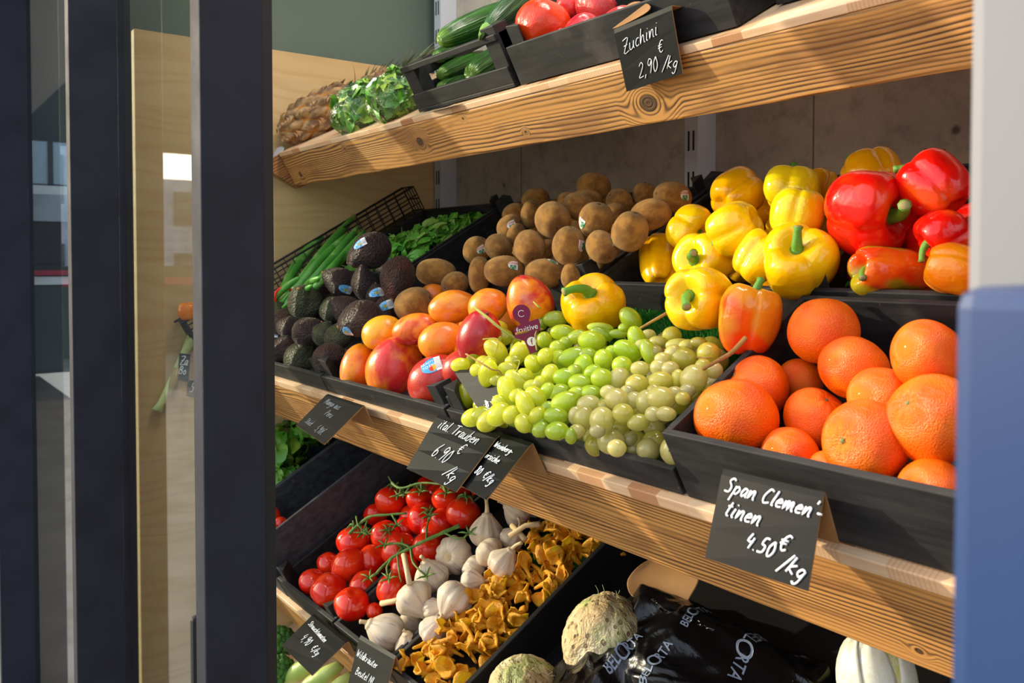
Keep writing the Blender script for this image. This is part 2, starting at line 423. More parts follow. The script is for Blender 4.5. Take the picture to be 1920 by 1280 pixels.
def leaf_mat(name, c1, c2, c3=None, sc=9, rough=.4, bs=.3):
    m, t, b = newmat(name); g = N(t); c = g.oc(False)
    col = g.mix(g.mr(g.noise(c, sc, 4, .6), .35, .65), L(c1), L(c2))
    if c3: col = g.mix(g.mr(g.noise(c, sc*2.3, 3), .55, .7), col, L(c3))
    return fin(m, b, col, rough, g.bump(g.noise(c, sc*5, 3), bs, .004), sss=.1, sssr=(.6, 1, .2), sc=.01)
def cuke_mat(name, c1, c2, c3):
    m, t, b = newmat(name); g = N(t); c = g.oc(True); x, y, z = g.xyz(g.oc(False)); an = g.m('ARCTAN2', y, x)
    st = g.noise(g.comb(g.m('MULTIPLY', an, 3.5), g.m('MULTIPLY', z, .5), g.rnd()), 1.6, 3)
    col = g.mix(g.mr(st, .35, .65), L(c1), L(c2))
    col = g.mix(g.m('MULTIPLY', g.mr(g.m('ABSOLUTE', z), .8, 1.0), g.mr(st, .3, .6)), col, L(c3))
    return fin(m, b, col, .26, g.bump(g.m('ADD', st, g.mr(g.vor(c, 4), .12, .0)), .35, .03), coat=.1)
def pome_mat(name, c1, c2):
    m, t, b = newmat(name); g = N(t); c = g.oc(True)
    col = g.mix(g.mr(g.noise(c, 1.1, 3), .35, .65), L(c1), L(c2))
    col = g.mix(g.m('MULTIPLY', g.mr(g.vor(c, 7), .13, .05), g.mr(g.noise(c, 1.2, 2), .5, .6)), col, L('#5a1c08'))
    return fin(m, b, col, .28, g.bump(g.noise(c, 3, 3), .12, .03), coat=.15)
def grape_mat(name, c1, c2, c3):
    m, t, b = newmat(name); g = N(t); c = g.oc(True); r = g.rnd()
    col = g.mix(g.mr(r, .1, .9), L(c1), L(c2))
    col = g.mix(g.mr(g.noise(c, 1.2, 3), .5, .75, 0, .5), col, L(c3))
    sp = g.mr(g.vor(c, 3.3), .06, .03); col = g.mix(g.m('MULTIPLY', sp, .5), col, L('#7a5a18'))
    return fin(m, b, col, .2, None, sss=.55, sssr=(.8, 1, .25), sc=.35, coat=.35, spec=.5)
def fruit_sticker(name, kind):
    m, t, b = newmat(name); g = N(t); uv = g.n('ShaderNodeUVMap').outputs[0]; x, y, z = g.xyz(uv)
    if kind == 'blue':                          # blue oval end with a fruit sign, white end with bars
        right = g.mr(x, .28, .32); bars = g.m('MULTIPLY', g.mr(g.m('SINE', g.m('MULTIPLY', x, 95)), .2, .5), g.mr(g.m('ABSOLUTE', y), .62, .55))
        white = g.mix(bars, L('#eef0f2'), L('#2b2f3a'))
        lines = g.mr(g.noise(g.comb(g.m('MULTIPLY', x, 3), g.m('MULTIPLY', y, 11), 0.0), 1.0, 2), .56, .6)
        blue = g.mix(lines, L('#3aa0dc'), L('#e6f2fa'))
        dx = g.m('ADD', x, -.02); dy = g.m('ADD', y, .12); d = g.m('SQRT', g.m('ADD', g.m('MULTIPLY', dx, dx), g.m('MULTIPLY', dy, dy)))
        blue = g.mix(g.mr(d, .34, .30), blue, L('#2a4a1c')); blue = g.mix(g.mr(d, .27, .24), blue, L('#e6d545')); blue = g.mix(g.mr(d, .14, .11), blue, L('#6b3a18'))
        col = g.mix(right, blue, white)
    elif kind == 'mango':
        right = g.mr(x, .38, .42); bars = g.m('MULTIPLY', g.mr(g.m('SINE', g.m('MULTIPLY', y, 60)), .2, .5), g.mr(g.m('ABSOLUTE', y), .8, .75))
        white = g.mix(bars, L('#f0f0f0'), L('#22242c'))
        blue = g.mix(g.mr(y, -.2, .8), L('#4aa7e0'), L('#2b86cc'))
        dx = g.m('ADD', x, -.1); dy = g.m('ADD', y, .45); d = g.m('SQRT', g.m('ADD', g.m('MULTIPLY', dx, dx), g.m('MULTIPLY', dy, dy)))
        blue = g.mix(g.mr(d, .42, .38), blue, g.mix(g.mr(x, 0.0, .2), L('#d8301c'), L('#f7b21c')))
        col = g.mix(right, blue, white)
    else:                                        # white label with red script strip and green leaf
        gr = g.m('MULTIPLY', g.mr(y, .1, -.05), g.mr(g.m('ABSOLUTE', x), .62, .55))
        ln = g.mr(g.m('ABSOLUTE', g.m('SUBTRACT', g.m('ABSOLUTE', x), g.m('MULTIPLY', y, -.5))), .06, .03)
        col = g.mix(gr, L('#eceae4'), g.mix(ln, L('#2e8a5c'), L('#dfeee4')))
        rd = g.m('MULTIPLY', g.m('MULTIPLY', g.mr(y, .15, .25), g.mr(y, .8, .7)), g.mr(g.noise(g.comb(g.m('MULTIPLY', x, 9), g.m('MULTIPLY', y, 5), 0.0), 1.0, 1), .48, .52))
        col = g.mix(rd, col, L('#cc2a3a'))
    return fin(m, b, col, .3)
M = {}
M['alu'] = alu('anthracite_aluminium', '#282a34', .6); M['alu_side'] = M['alu']
M['gasket'] = flat('black_rubber', '#0b0b0d', .7)
M['glass'] = glass_mat(); M['film'] = film_mat()
M['white_frame'] = flat('white_frame_paint', '#74767c', .6)
M['sky_metal'] = flat('sky_tinted_metal', '#1b3663', .4, spec=.5)  # dark metal; the sky it mirrors is put into the base colour
M['green_wall'] = speck('green_grey_wall', '#5f6e63', '#56645a', 3, .6, .1, 40, .001, False)
M['concrete'] = concrete('concrete'); M['pine'] = pine('pine_panel')
M['pine_edge'] = flat('pine_edge', '#d9a777', .5)
M['edge'] = board_edge('laminated_board')
M['bw'] = black_wood('black_stained_wood'); M['bw2'] = black_wood('grey_black_board', '#2b2c31', '#45464b')
M['metal_white'] = flat('white_powder_coat', '#c9ccd6', .4, spec=.5)
M['slot'] = flat('slot_dark', '#1a1a1c', .8)
M['tag'] = speck('chalk_card', '#0b0d0f', '#121417', 10, .5, .05, 80, spec=.12)
M['kraft'] = speck('kraft_card', '#a97a48', '#95683a', 12, .75, .1, 100)
M['chalk'] = flat('white_chalk_pen', '#f2f4f8', .7); M['chalk_dim'] = flat('faded_chalk', '#8d969e', .8)
M['pavement'] = speck('pavement', '#8b8a88', '#75746f', 4, .9, .2, 60, .002, False)
M['floor'] = speck('shop_floor', '#6a625a', '#5b534c', 3, .6, .1, 60, .001, False)
M['plaster'] = flat('plaster', '#b9b4a8', .8)
M['py'] = pepper_mat('yellow_pepper', '#f5b606', '#fbcb0a'); M['py2'] = pepper_mat('deep_yellow_pepper', '#f0a504', '#f7b806')
M['pl'] = pepper_mat('lemon_pepper', '#f3cf0c', '#f8dc1c')
M['pr'] = pepper_mat('red_pepper', '#dc0c08', '#e81a0a', '#f0480c', .62); M['pro'] = pepper_mat('orange_red_pepper', '#ea3a0a', '#f2540c', '#e08a18', .5)
M['po'] = pepper_mat('orange_pepper', '#f07808', '#f59010'); M['prg'] = pepper_mat('green_red_pepper', '#ec3a10', '#ee6a10', '#a3961c', .52)
M['pstem'] = leaf_mat('pepper_stem', '#4f8a26', '#6aa834', None, 40, .35); M['pstem_cut'] = flat('stem_cut', '#9c8f5a', .8)
M['mo'] = mango_mat('orange_mango', '#f2961a', '#ea6c18', .35, .7); M['mr'] = mango_mat('red_mango', '#a81420', '#cc3a1c', .4, .7)
M['mro'] = mango_mat('red_orange_mango', '#f08a18', '#cf2a28', .40, .56); M['my'] = mango_mat('yellow_mango', '#f6a81c', '#f08c18', .5, .7)
M['orange'] = orange_mat('orange_peel'); M['ostem'] = flat('fruit_button', '#6f7440', .8)
M['avo_g'] = avo_mat('green_avocado', '#434730', '#565b3c', '#8c8a60'); M['avo_b'] = avo_mat('brown_avocado', '#3d2829', '#4b322e', '#755448')
M['avo_r'] = avo_mat('reddish_avocado', '#3f2523', '#662f25', '#82564a'); M['avo_stem'] = flat('avocado_stem', '#a0693c', .8)
M['kiwi'] = kiwi_mat(); M['knub'] = flat('kiwi_nub', '#5a3414', .9)
M['tomato'] = tomato_mat(); M['vine'] = leaf_mat('tomato_vine', '#4e7028', '#68883a', None, 60, .6)
M['garlic'] = garlic_mat(); M['gstalk'] = speck('garlic_stalk', '#d8bf95', '#c0a377', 3, .6, .3, 20)
M['chant'] = chant_mat(); M['celeriac'] = celeriac_mat(); M['root'] = flat('root_hair', '#b7b878', .7)
M['cuke'] = cuke_mat('cucumber_skin', '#2c6a14', '#17450e', '#7fa63a'); M['zuc'] = cuke_mat('courgette_skin', '#2b5a2c', '#1d4422', '#4d7a3c')
M['zstem'] = leaf_mat('courgette_stem', '#6a9a3e', '#86b050', None, 30)
M['pom_o'] = pome_mat('orange_pomegranate', '#e8410a', '#dc3006'); M['pom_r'] = pome_mat('red_pomegranate', '#cc1426', '#d8303a'); M['pom_p'] = pome_mat('pink_pomegranate', '#d94a44', '#cf2c30')
M['gy'] = grape_mat('yellow_green_grape', '#b9c21c', '#c9cc2c', '#a4b41a'); M['gg'] = grape_mat('green_grape', '#8cb81a', '#a3c424', '#76a016')
M['gp'] = grape_mat('pale_grape', '#b3ac34', '#c6bc60', '#a39a2a'); M['gstem'] = leaf_mat('grape_stem', '#8d9a3c', '#a08a44', None, 60, .7); M['gwood'] = leaf_mat('grape_twig', '#8a6230', '#a37a3c', None, 60, .8)
M['lamb'] = leaf_mat('lambs_lettuce', '#4c9a28', '#74b83c', '#98ca5c', 30); M['lamb2'] = leaf_mat('lambs_lettuce_stem', '#a5c768', '#8fbb4c', None, 30)
M['lett'] = leaf_mat('lettuce_leaf', '#a0c83a', '#bcdc58', '#d6ea88', 12, .35); M['lett2'] = leaf_mat('dark_lettuce_leaf', '#4c8c24', '#6aa834', '#90c050', 12, .35)
M['onion'] = leaf_mat('spring_onion', '#3c8a2c', '#58a03a', '#8fbf68', 10, .35); M['onion_w'] = leaf_mat('onion_base', '#d6de9c', '#c8d684', None, 20, .4)
M['wire'] = flat('black_wire', '#141416', .5); M['lemon'] = pepper_mat('lemon_skin', '#d8c410', '#c6c81c')
M['turf'] = leaf_mat('green_turf', '#1f6a1a', '#2c8424', None, 60, .6)
M['pine_b'] = speck('pineapple_skin', '#b8915f', '#76553a', 3, .6, .4, 12); M['pine_l'] = leaf_mat('pineapple_leaf', '#5f6b4c', '#7c8462', '#9aa07c', 14, .6)
M['pine_d'] = speck('pineapple_eye_leaf', '#d9b184', '#7d5334', 5, .7, .2, 20); M['pine_o'] = flat('pineapple_gap', '#b8741e', .5)
M['endive'] = leaf_mat('chicory_leaf', '#efeedd', '#e6e6c6', '#f4f3e8', 8, .3, .15); M['endive_y'] = leaf_mat('chicory_tip', '#dcdc70', '#eceab4', None, 8, .35)
M['bag'] = None
m, t, b = newmat('black_plastic'); g = N(t); c = g.oc(False)
M['bag'] = fin(m, b, L('#08080a'), .24, g.bump(g.noise(c, 26, 3, .6, 1.5), .3, .006), spec=.45)
M['bagtext'] = flat('white_print', '#7f8a9c', .4)
M['brocc'] = speck('broccoli_head', '#2c5a1c', '#3f7426', 30, .7, .8, 180, .004, False); M['brocc_s'] = leaf_mat('broccoli_stalk', '#a3b85a', '#bcc972', None, 12)
M['maroon'] = flat('maroon_label', '#7a1248', .4); M['white_print'] = flat('white_lettering', '#ece8ee', .5)
M['st_avo'] = fruit_sticker('blue_avocado_sticker', 'blue'); M['st_kiwi'] = fruit_sticker('white_kiwi_sticker', 'kiwi'); M['st_mango'] = fruit_sticker('blue_mango_sticker', 'mango')
M['price'] = speck('white_price_label', '#e8ebef', '#c9d4de', 20, .4, 0)
M['plastic'] = flat('black_plastic_basket', '#18181b', .35)
M['facade'] = speck('far_facade', '#a8b4c0', '#8e9aa6', 2, .8, .1, 10, .01, False); M['dark_facade'] = flat('dark_soffit', '#3c4644', .8); M['far_win'] = flat('far_window', '#2a3a48', .1)
M['red_stripe'] = flat('red_stripe', '#b02a40', .6)

M['sky_glass'] = flat('bright_window_glass', '#a8c4d8', .3); M['white_band'] = flat('white_render', '#e4ecf2', .7); M['far_black'] = flat('dark_shop_front', '#15171a', .5)
# ------------------------------------------------------------ the setting
def box_obj(name, a, b, mat, parent=None, bev=0, M_=None, smooth=False):
    c = [(p+q)/2 for p, q in zip(a, b)]
    o = MB().box([p-k for p, k in zip(a, c)], [q-k for q, k in zip(b, c)]).obj(name, mat, parent, smooth)
    mm = Matrix.Translation(c); mm = (M_ @ mm) if M_ is not None else mm
    if parent is None: o.matrix_world = mm
    else: o.matrix_local = mm
    if bev: bevelled(o, bev)
    return o
def struct(o, label, cat='wall'): return setp(o, label, cat, None, 'structure')
EZ = EYE.z
struct(box_obj('floor', (-12, .42, -.05), (3, 1.6, 0), M['floor']), 'dull brown shop floor under the shelves', 'floor')
struct(box_obj('ground', (-60, -40, -.06), (6, .42, -.002), M['pavement']), 'grey pavement outside the shop front', 'ground')
struct(box_obj('wall_back', (-2.02, 1.25, 0), (2.2, 1.35, 3.0), M['concrete']), 'stained grey concrete wall behind the shelves')
struct(box_obj('wall_left', (-2.12, .45, 0), (-2.02, 1.35, 3.0), M['green_wall']), 'grey green painted wall above the pine panel')
eb = box_obj('exterior_building', (-12.6, .6, 0), (-12.2, 4.5, EZ+5), M['dark_facade']); struct(eb, 'dark banded block added behind the left glass pane to stand in for its street reflection', 'building')  # added block: its coloured bands stand in for the pane's street reflection
for nm_, z0, z1, mt_ in (('window_band', .95, 1.48, 'sky_glass'), ('white_band', .82, .93, 'white_band'), ('grey_band', .48, .82, 'facade'), ('shop_front', -.05, .46, 'far_black'), ('white_sill', -.32, -.22, 'white_band'), ('red_stripe', -.2, -.14, 'red_stripe'), ('teal_base', -1.4, -.34, 'dark_facade')):
    oo = MB().box((.2, -1.9, EZ+z0-(EZ+5)/2), (.26 if nm_ != 'red_stripe' else .3, 1.9, EZ+z1-(EZ+5)/2)).obj(nm_, M[mt_], eb, False)
for k_ in range(7): MB().box((.25, -1.8+k_*.5, EZ+.95-(EZ+5)/2), (.28, -1.74+k_*.5, EZ+1.48-(EZ+5)/2)).obj('window_bar', M['dark_facade'], eb, False)
struct(box_obj('ceiling', (-12, .42, 3.0), (3, 1.35, 3.05), M['plaster']), 'pale shop ceiling', 'ceiling')
ex = [('exterior_overhang', [(-16, -4.8, EZ+1.9), (-3, -.9, EZ+1.9), (-3, .2, EZ+1.9), (-16, .2, EZ+1.9)], M['dark_facade'], 'dark overhang of the building seen mirrored in the glass')]
for nm, p, mt, lb in ex:
    q = [V(a) + V((0, 0, .15)) for a in p]
    o = MB().add(p+q, [(0,1,2,3),(7,6,5,4),(0,4,5,1),(1,5,6,2),(2,6,7,3),(3,7,4,0)]).obj(nm, mt, None, False); struct(o, lb, 'building')
def far_building(a, b, lab, rows, cols):
    o = box_obj('exterior_building', a, b, M['facade']); struct(o, lab, 'building')
    for r in range(rows):
        for c in range(cols):
            y0 = a[1] + (b[1]-a[1]) * (c+.15)/cols; y1 = a[1] + (b[1]-a[1]) * (c+.85)/cols
            z0 = a[2] + (b[2]-a[2]) * (r+.25)/rows; z1 = a[2] + (b[2]-a[2]) * (r+.8)/rows
            cc = [(p+q)/2 for p, q in zip(a, b)]
            wq = MB().box((b[0]-cc[0]-.02, y0-cc[1], z0-cc[2]), (b[0]-cc[0]+.05, y1-cc[1], z1-cc[2])).obj('window', M['far_win'], o, False)
far_building((-26, -4.5, 0), (-25, -1.0, EZ+3.2), 'pale grey office building mirrored in the left glass', 2, 3)
far_building((-31, -13, 0), (-30, -5.6, EZ+2.7), 'low grey building mirrored in the wider glass pane', 2, 5)
rb = box_obj('exterior_barrier', (-14, -6, 0), (-13.8, .0, EZ-.1), M['dark_facade']); struct(rb, 'dark roadside barrier with a red stripe, mirrored in the glass', 'barrier')
MB().box((.1, -3, .38), (.13, 3, .5)).obj('stripe', M['red_stripe'], rb, False)

# shop front: glazed frames to the left, door edges to the right
def fin_post(n, X, y0, y1, lab, handle=False):
    r = empty('window_%d' % n, lab, 'window frame', Matrix.Translation((X, y0, 0)), None, 'structure')
    o = MB().box((-.038, 0, .0), (0, y1-y0, 2.9)).obj('frame_post', M['alu'], r, False); bevelled(o, .0025)
    o = MB().box((-.026, y1-y0-.001, .0), (-.002, y1-y0+.012, 2.9)).obj('gasket', M['gasket'], r, False)
    if handle:
        h = MB().box((-.052, -.004, .55), (-.039, .018, EZ-.43)).obj('door_handle', M['gasket'], r, False); bevelled(h, .005)
    return r
f1 = fin_post(1, -1.0, .300, .3745, 'anthracite aluminium window post nearest the avocados', True)
f2 = fin_post(2, -1.83, .302, .402, 'anthracite aluminium window post in the middle of the three')
f3 = fin_post(3, -3.20, .305, .405, 'anthracite aluminium window post at the left edge of the view')
for r, x0, x1, yy in ((f2, -1.828, -1.04, .388), (f3, -3.198, -1.87, .402)):
    p = r.location
    MB().box((x0-p.x, yy-p.y, .0), (x1-p.x, yy-p.y+.001, 2.9)).obj('glass_pane', M['glass'], r, False)
d1 = box_obj('door_1', (-.143, .30, 0), (.25, .36, 2.9), M['white_frame']); struct(d1, 'blurred white door edge at the right of the view', 'door'); bevelled(d1, .006)
d2 = box_obj('trim_1', (-.1178, .24, 0), (.25, .292, EZ-.0075), M['sky_metal']); struct(d2, 'blurred dark metal cover below the white door edge, sky reflection put into its colour', 'trim'); bevelled(d2, .006)

# ------------------------------------------------------------ shelving
pp = MB(); pp.box((-.0125, .0, 0), (.0125, .80, EZ+.4945)); pe = pp.obj('side_panel', M['pine'], None, False)
pe.location = (-1.9725, .45, 0); setp(pe, 'pale knotty pine board closing the shelves on the left', 'panel'); bevelled(pe, .002)
def upright(X, lab):
    mb = MB(); z = 0
    mb.box((0, .001, 0), (.031, .05, 2.9))
    mb.box((.006, -.0, 0), (.010, .0006, 0.001))
    k = 0
    while z < 2.8:
        for xx in (.008, .0195): mb.box((xx, -.0002, z+.01), (xx+.0035, .0009, z+.046), 1)
        z += .0745
    o = mb.obj('shelf_upright', [M['metal_white'], M['slot']], None, False); o.location = (X, 1.2, 0)
    return setp(o, lab, 'rail')
upright(-1.957, 'white slotted wall rail in the corner by the pine board')
upright(-1.077, 'white slotted wall rail behind the kiwis and yellow peppers')

def shelf(T, x0, x1, depth_, beamh, knots, lab, edge=.02, endb=False):
    r = empty('shelf', lab, 'shelf', T.M)
    cx = (x0+x1)/2
    bo = MB().box((x0-cx, -(.009 if edge > .011 else .006), -edge), (x1-cx, depth_, 0)).obj('shelf_board', M['edge'], r, False); bo.matrix_local = Matrix.Translation((cx, 0, 0)); bevelled(bo, .0012)
    m = reclaimed('reclaimed_wood', [(a-cx, b_, c) for a, b_, c in knots])
    mb = MB(); nx = 60
    vs = []; hh = beamh/2
    for i in range(nx+1):
        x = x0-cx + (x1-x0)*i/nx; wv = .0016*nz((x*9, 0, 3), 1) ; wu = .0016*nz((x*7, 5, 0), 1)
        vs += [(x, 0, -hh+wv), (x, .05, -hh+wv), (x, .05, hh), (x, 0, hh)]
    fs = [(4*i+a, 4*i+(a+1) % 4, 4*i+4+(a+1) % 4, 4*i+4+a) for i in range(nx) for a in range(4)] + [(3,2,1,0), (4*nx, 4*nx+1, 4*nx+2, 4*nx+3)]
    fs = [tuple(reversed(f)) for f in fs]
    mb.add(vs, fs); be = mb.obj('beam', m, r, False); be.matrix_local = Matrix.Translation((cx, -.006, -edge-beamh/2)); bevelled(be, .003)
    if endb:
        P = [(0, 0), (-.052, -.012), (0, -.092), (.44, -.092), (.44, 0)]
        e = MB().add([(0, a, b_) for a, b_ in P] + [(.018, a, b_) for a, b_ in P], [(4,3,2,1,0), (5,6,7,8,9)] + [(i, (i+1) % 5, 5+(i+1) % 5, 5+i) for i in range(5)])
        eo = e.obj('end_board', M['slopes'], r, False); eo.matrix_local = Matrix.Translation((x0-.02, 0, -.002))
    return r
M['slopes'] = reclaimed('reclaimed_end', [], '#a9713a', '#5f3b1c')
shelf(TOP, -1.925, .25, .492, .076, [(-1.865, -.012, .0075), (-1.315, .004, .0095), (-.763, -.010, .0135), (-1.60, .022, .003), (-1.02, -.016, .003), (-1.16, .026, .003)],
      'top shelf of rough brown timber carrying pineapples, cucumbers and pomegranates', .010, True)
shelf(MID, -1.955, .25, .61, .102, [(-.36, -.030, .004), (-1.62, -.02, .003)], 'middle shelf of rough brown timber carrying the oranges, grapes and mangoes', .015)
shelf(LOW, -1.955, .25, .61, .085, [], 'lower shelf of brown timber carrying the tomatoes and garlic', .016)
shelf(BASE, -1.955, .25, .60, .085, [], 'lowest shelf with the broccoli, mostly hidden', .022)

def crate(T, x0, x1, s0, s1, hw, lab, group=None, posts='abcd', posth=.024, hs=None, fl=.006, mat='bw', th=.008, h0=0.002, name='crate', back=None):
    r = empty(name, lab, 'crate', T.M @ Matrix.Translation((x0, s0, h0)), group)
    W = x1-x0-.004; D = s1-s0-.004; hs = hw if hs is None else hs; m = M[mat]
    def P(nm, a, b_, bv=.0012):
        c = [(p+q)/2 for p, q in zip(a, b_)]
        o = MB().box([p-k for p, k in zip(a, c)], [q-k for q, k in zip(b_, c)]).obj(nm, m, r, False); o.matrix_local = Matrix.Translation(c); bevelled(o, bv)
    P('bottom_board', (th, th, 0), (W-th, D-th, fl))
    P('front_board', (0, 0, 0), (W, th, hw)); P('back_board', (0, D-th, 0), (W, D, back or hw))
    P('side_board', (0, th, 0), (th, D-th, hs)); P('side_board', (W-th, th, 0), (W, D-th, hs))
    L_ = .027
    for k, cx, cy, sx, sy in (('a', th, th, 1, 1), ('b', W-th, th, -1, 1), ('c', W-th, D-th, -1, -1), ('d', th, D-th, 1, -1)):
        if k not in posts: continue
        hh = hw + posth
        A = [(cx, cy), (cx+sx*L_, cy), (cx, cy+sy*L_)]
        vs = [(a, b_, fl) for a, b_ in A] + [(A[0][0], A[0][1], hh), (A[1][0], A[1][1], hh-.004), (A[2][0], A[2][1], hh-.004)]
        o = MB().add(vs, [(0,1,2), (3,5,4), (0,3,4,1), (1,4,5,2), (2,5,3,0)]).obj('corner_post', m, r, False)
        bm = bmesh.new(); bm.from_mesh(o.data); bmesh.ops.recalc_face_normals(bm, faces=bm.faces); bm.to_mesh(o.data); bm.free()
        bevelled(o, .001)
    return r
FR = .0
# middle shelf, front row
crate(MID, -1.83, -1.42, FR, .262, .034, 'black wooden crate filled with avocados', posts='bc', posth=.032)
crate(MID, -1.42, -1.005, FR, .262, .034, 'black wooden crate filled with mangoes', posts='abcd', posth=.032)
crate(MID, -1.003, -.577, FR, .268, .033, 'black wooden crate filled with white and green grapes', posts='a', posth=.035, back=.03, hs=.05)
crate(MID, -.575, -.175, FR, .266, .080, 'black wooden crate filled with big oranges', posts='')
# middle shelf, second row
crate(MID, -1.89, -1.53, .275, .60, .085, 'black wooden crate holding loose lamb\'s lettuce', posts='c')
crate(MID, -1.53, -.945, .275, .60, .082, 'wide black wooden crate piled with kiwis', posts='bcd')
crate(MID, -.943, -.588, .272, .60, .080, 'black wooden crate piled with yellow peppers', posts='bd', posth=.03)
crate(MID, -.586, -.18, .272, .60, .080, 'black wooden crate piled with red peppers', posts='ad', posth=.03)
# lower shelf
crate(LOW, -1.955, -1.80, FR, .60, .13, 'tall black crate stuffed with lettuce, left of the cherry tomatoes', posts='', mat='bw2')
crate(LOW, -1.795, -1.615, FR, .60, .135, 'tall grey black crate with a few cherry tomatoes', posts='', mat='bw2')
crate(LOW, -1.61, -1.352, FR, .44, .055, 'black wooden crate filled with vine tomatoes', posts='ab')
crate(LOW, -1.350, -1.160, FR, .46, .055, 'narrow black crate filled with garlic bulbs', posts='')
crate(LOW, -1.158, -.985, FR, .52, .058, 'narrow black crate filled with chanterelle mushrooms', posts='')
crate(LOW, -.98, -.20, FR, .58, .075, 'large black crate with celeriac, a black bag and chicory', posts='', mat='plastic')
# top shelf
def slat_crate(T, x0, x1, s0, s1, hw, lab):
    r = empty('crate', lab, 'crate', T.M @ Matrix.Translation((x0, s0, .002)))
    W = x1-x0-.004; D = s1-s0; m = M['bw']; th = .009
    def P(nm, a, b_):
        c = [(p+q)/2 for p, q in zip(a, b_)]
        o = MB().box([p-k for p, k in zip(a, c)], [q-k for q, k in zip(b_, c)]).obj(nm, m, r, False); o.matrix_local = Matrix.Translation(c); bevelled(o, .0012)
    P('bottom_board', (0, 0, 0), (W, D, .006))
    P('slat', (0, 0, .006), (W, th, .032)); P('slat', (0, 0, hw-.010), (W, th+.01, hw))
    P('slat', (0, D-th, .03), (W, D, hw)); P('slat', (0, th, .01), (th, D-th, .04)); P('slat', (0, th, hw-.03), (th, D-th, hw)); P('slat', (W-th, th, .01), (W, D-th, .04)); P('slat', (W-th, th, hw-.03), (W, D-th, hw))
    for x in (0.0, W-.034): P('corner_post', (x, th*.5, .006), (x+.034, th+.022, hw + (0 if x == 0 else .012)))
    return r
slat_crate(TOP, -1.305, -1.02, .012, .31, .082, 'black slatted crate holding the cucumbers')
crate(TOP, -1.01, -.61, .012, .32, .058, 'black wooden crate holding the pomegranates', posts='a', posth=.028)
crate(TOP, -.60, -.30, .07, .36, .058, 'empty black wooden crate right of the courgette price card', posts='ab', posth=.03)
# black plastic net basket at the right end of the top shelf
pb = empty('plastic_basket', 'black plastic mesh basket at the right end of the top shelf', 'basket', TOP.M @ Matrix.Translation((-.29, .04, .002)))
mb = MB(); W, D, H = .36, .30, .09
for k in range(22):
    x = W*k/21
    mb.box((x-.002, 0, 0), (x+.002, .004, H)); mb.box((x-.002, 0, 0), (x+.002, D, .003))
for k in range(7): mb.box((0, 0, H*k/6-.002 if k else 0), (W, .004, H*k/6+.002))
for k in range(16):
    y = D*k/15; mb.box((0, y-.002, 0), (.004, y+.002, H)); mb.box((0, y-.002, 0), (W, y+.002, .003)); 
for k in range(7): mb.box((0, 0, H*k/6), (.004, D, H*k/6+.003))
mb.box((-.006, -.006, H-.006), (W+.006, .004, H+.004)); mb.box((-.006, -.006, H-.006), (.004, D, H+.004))
mb.obj('mesh_wall', M['plastic'], pb, False)

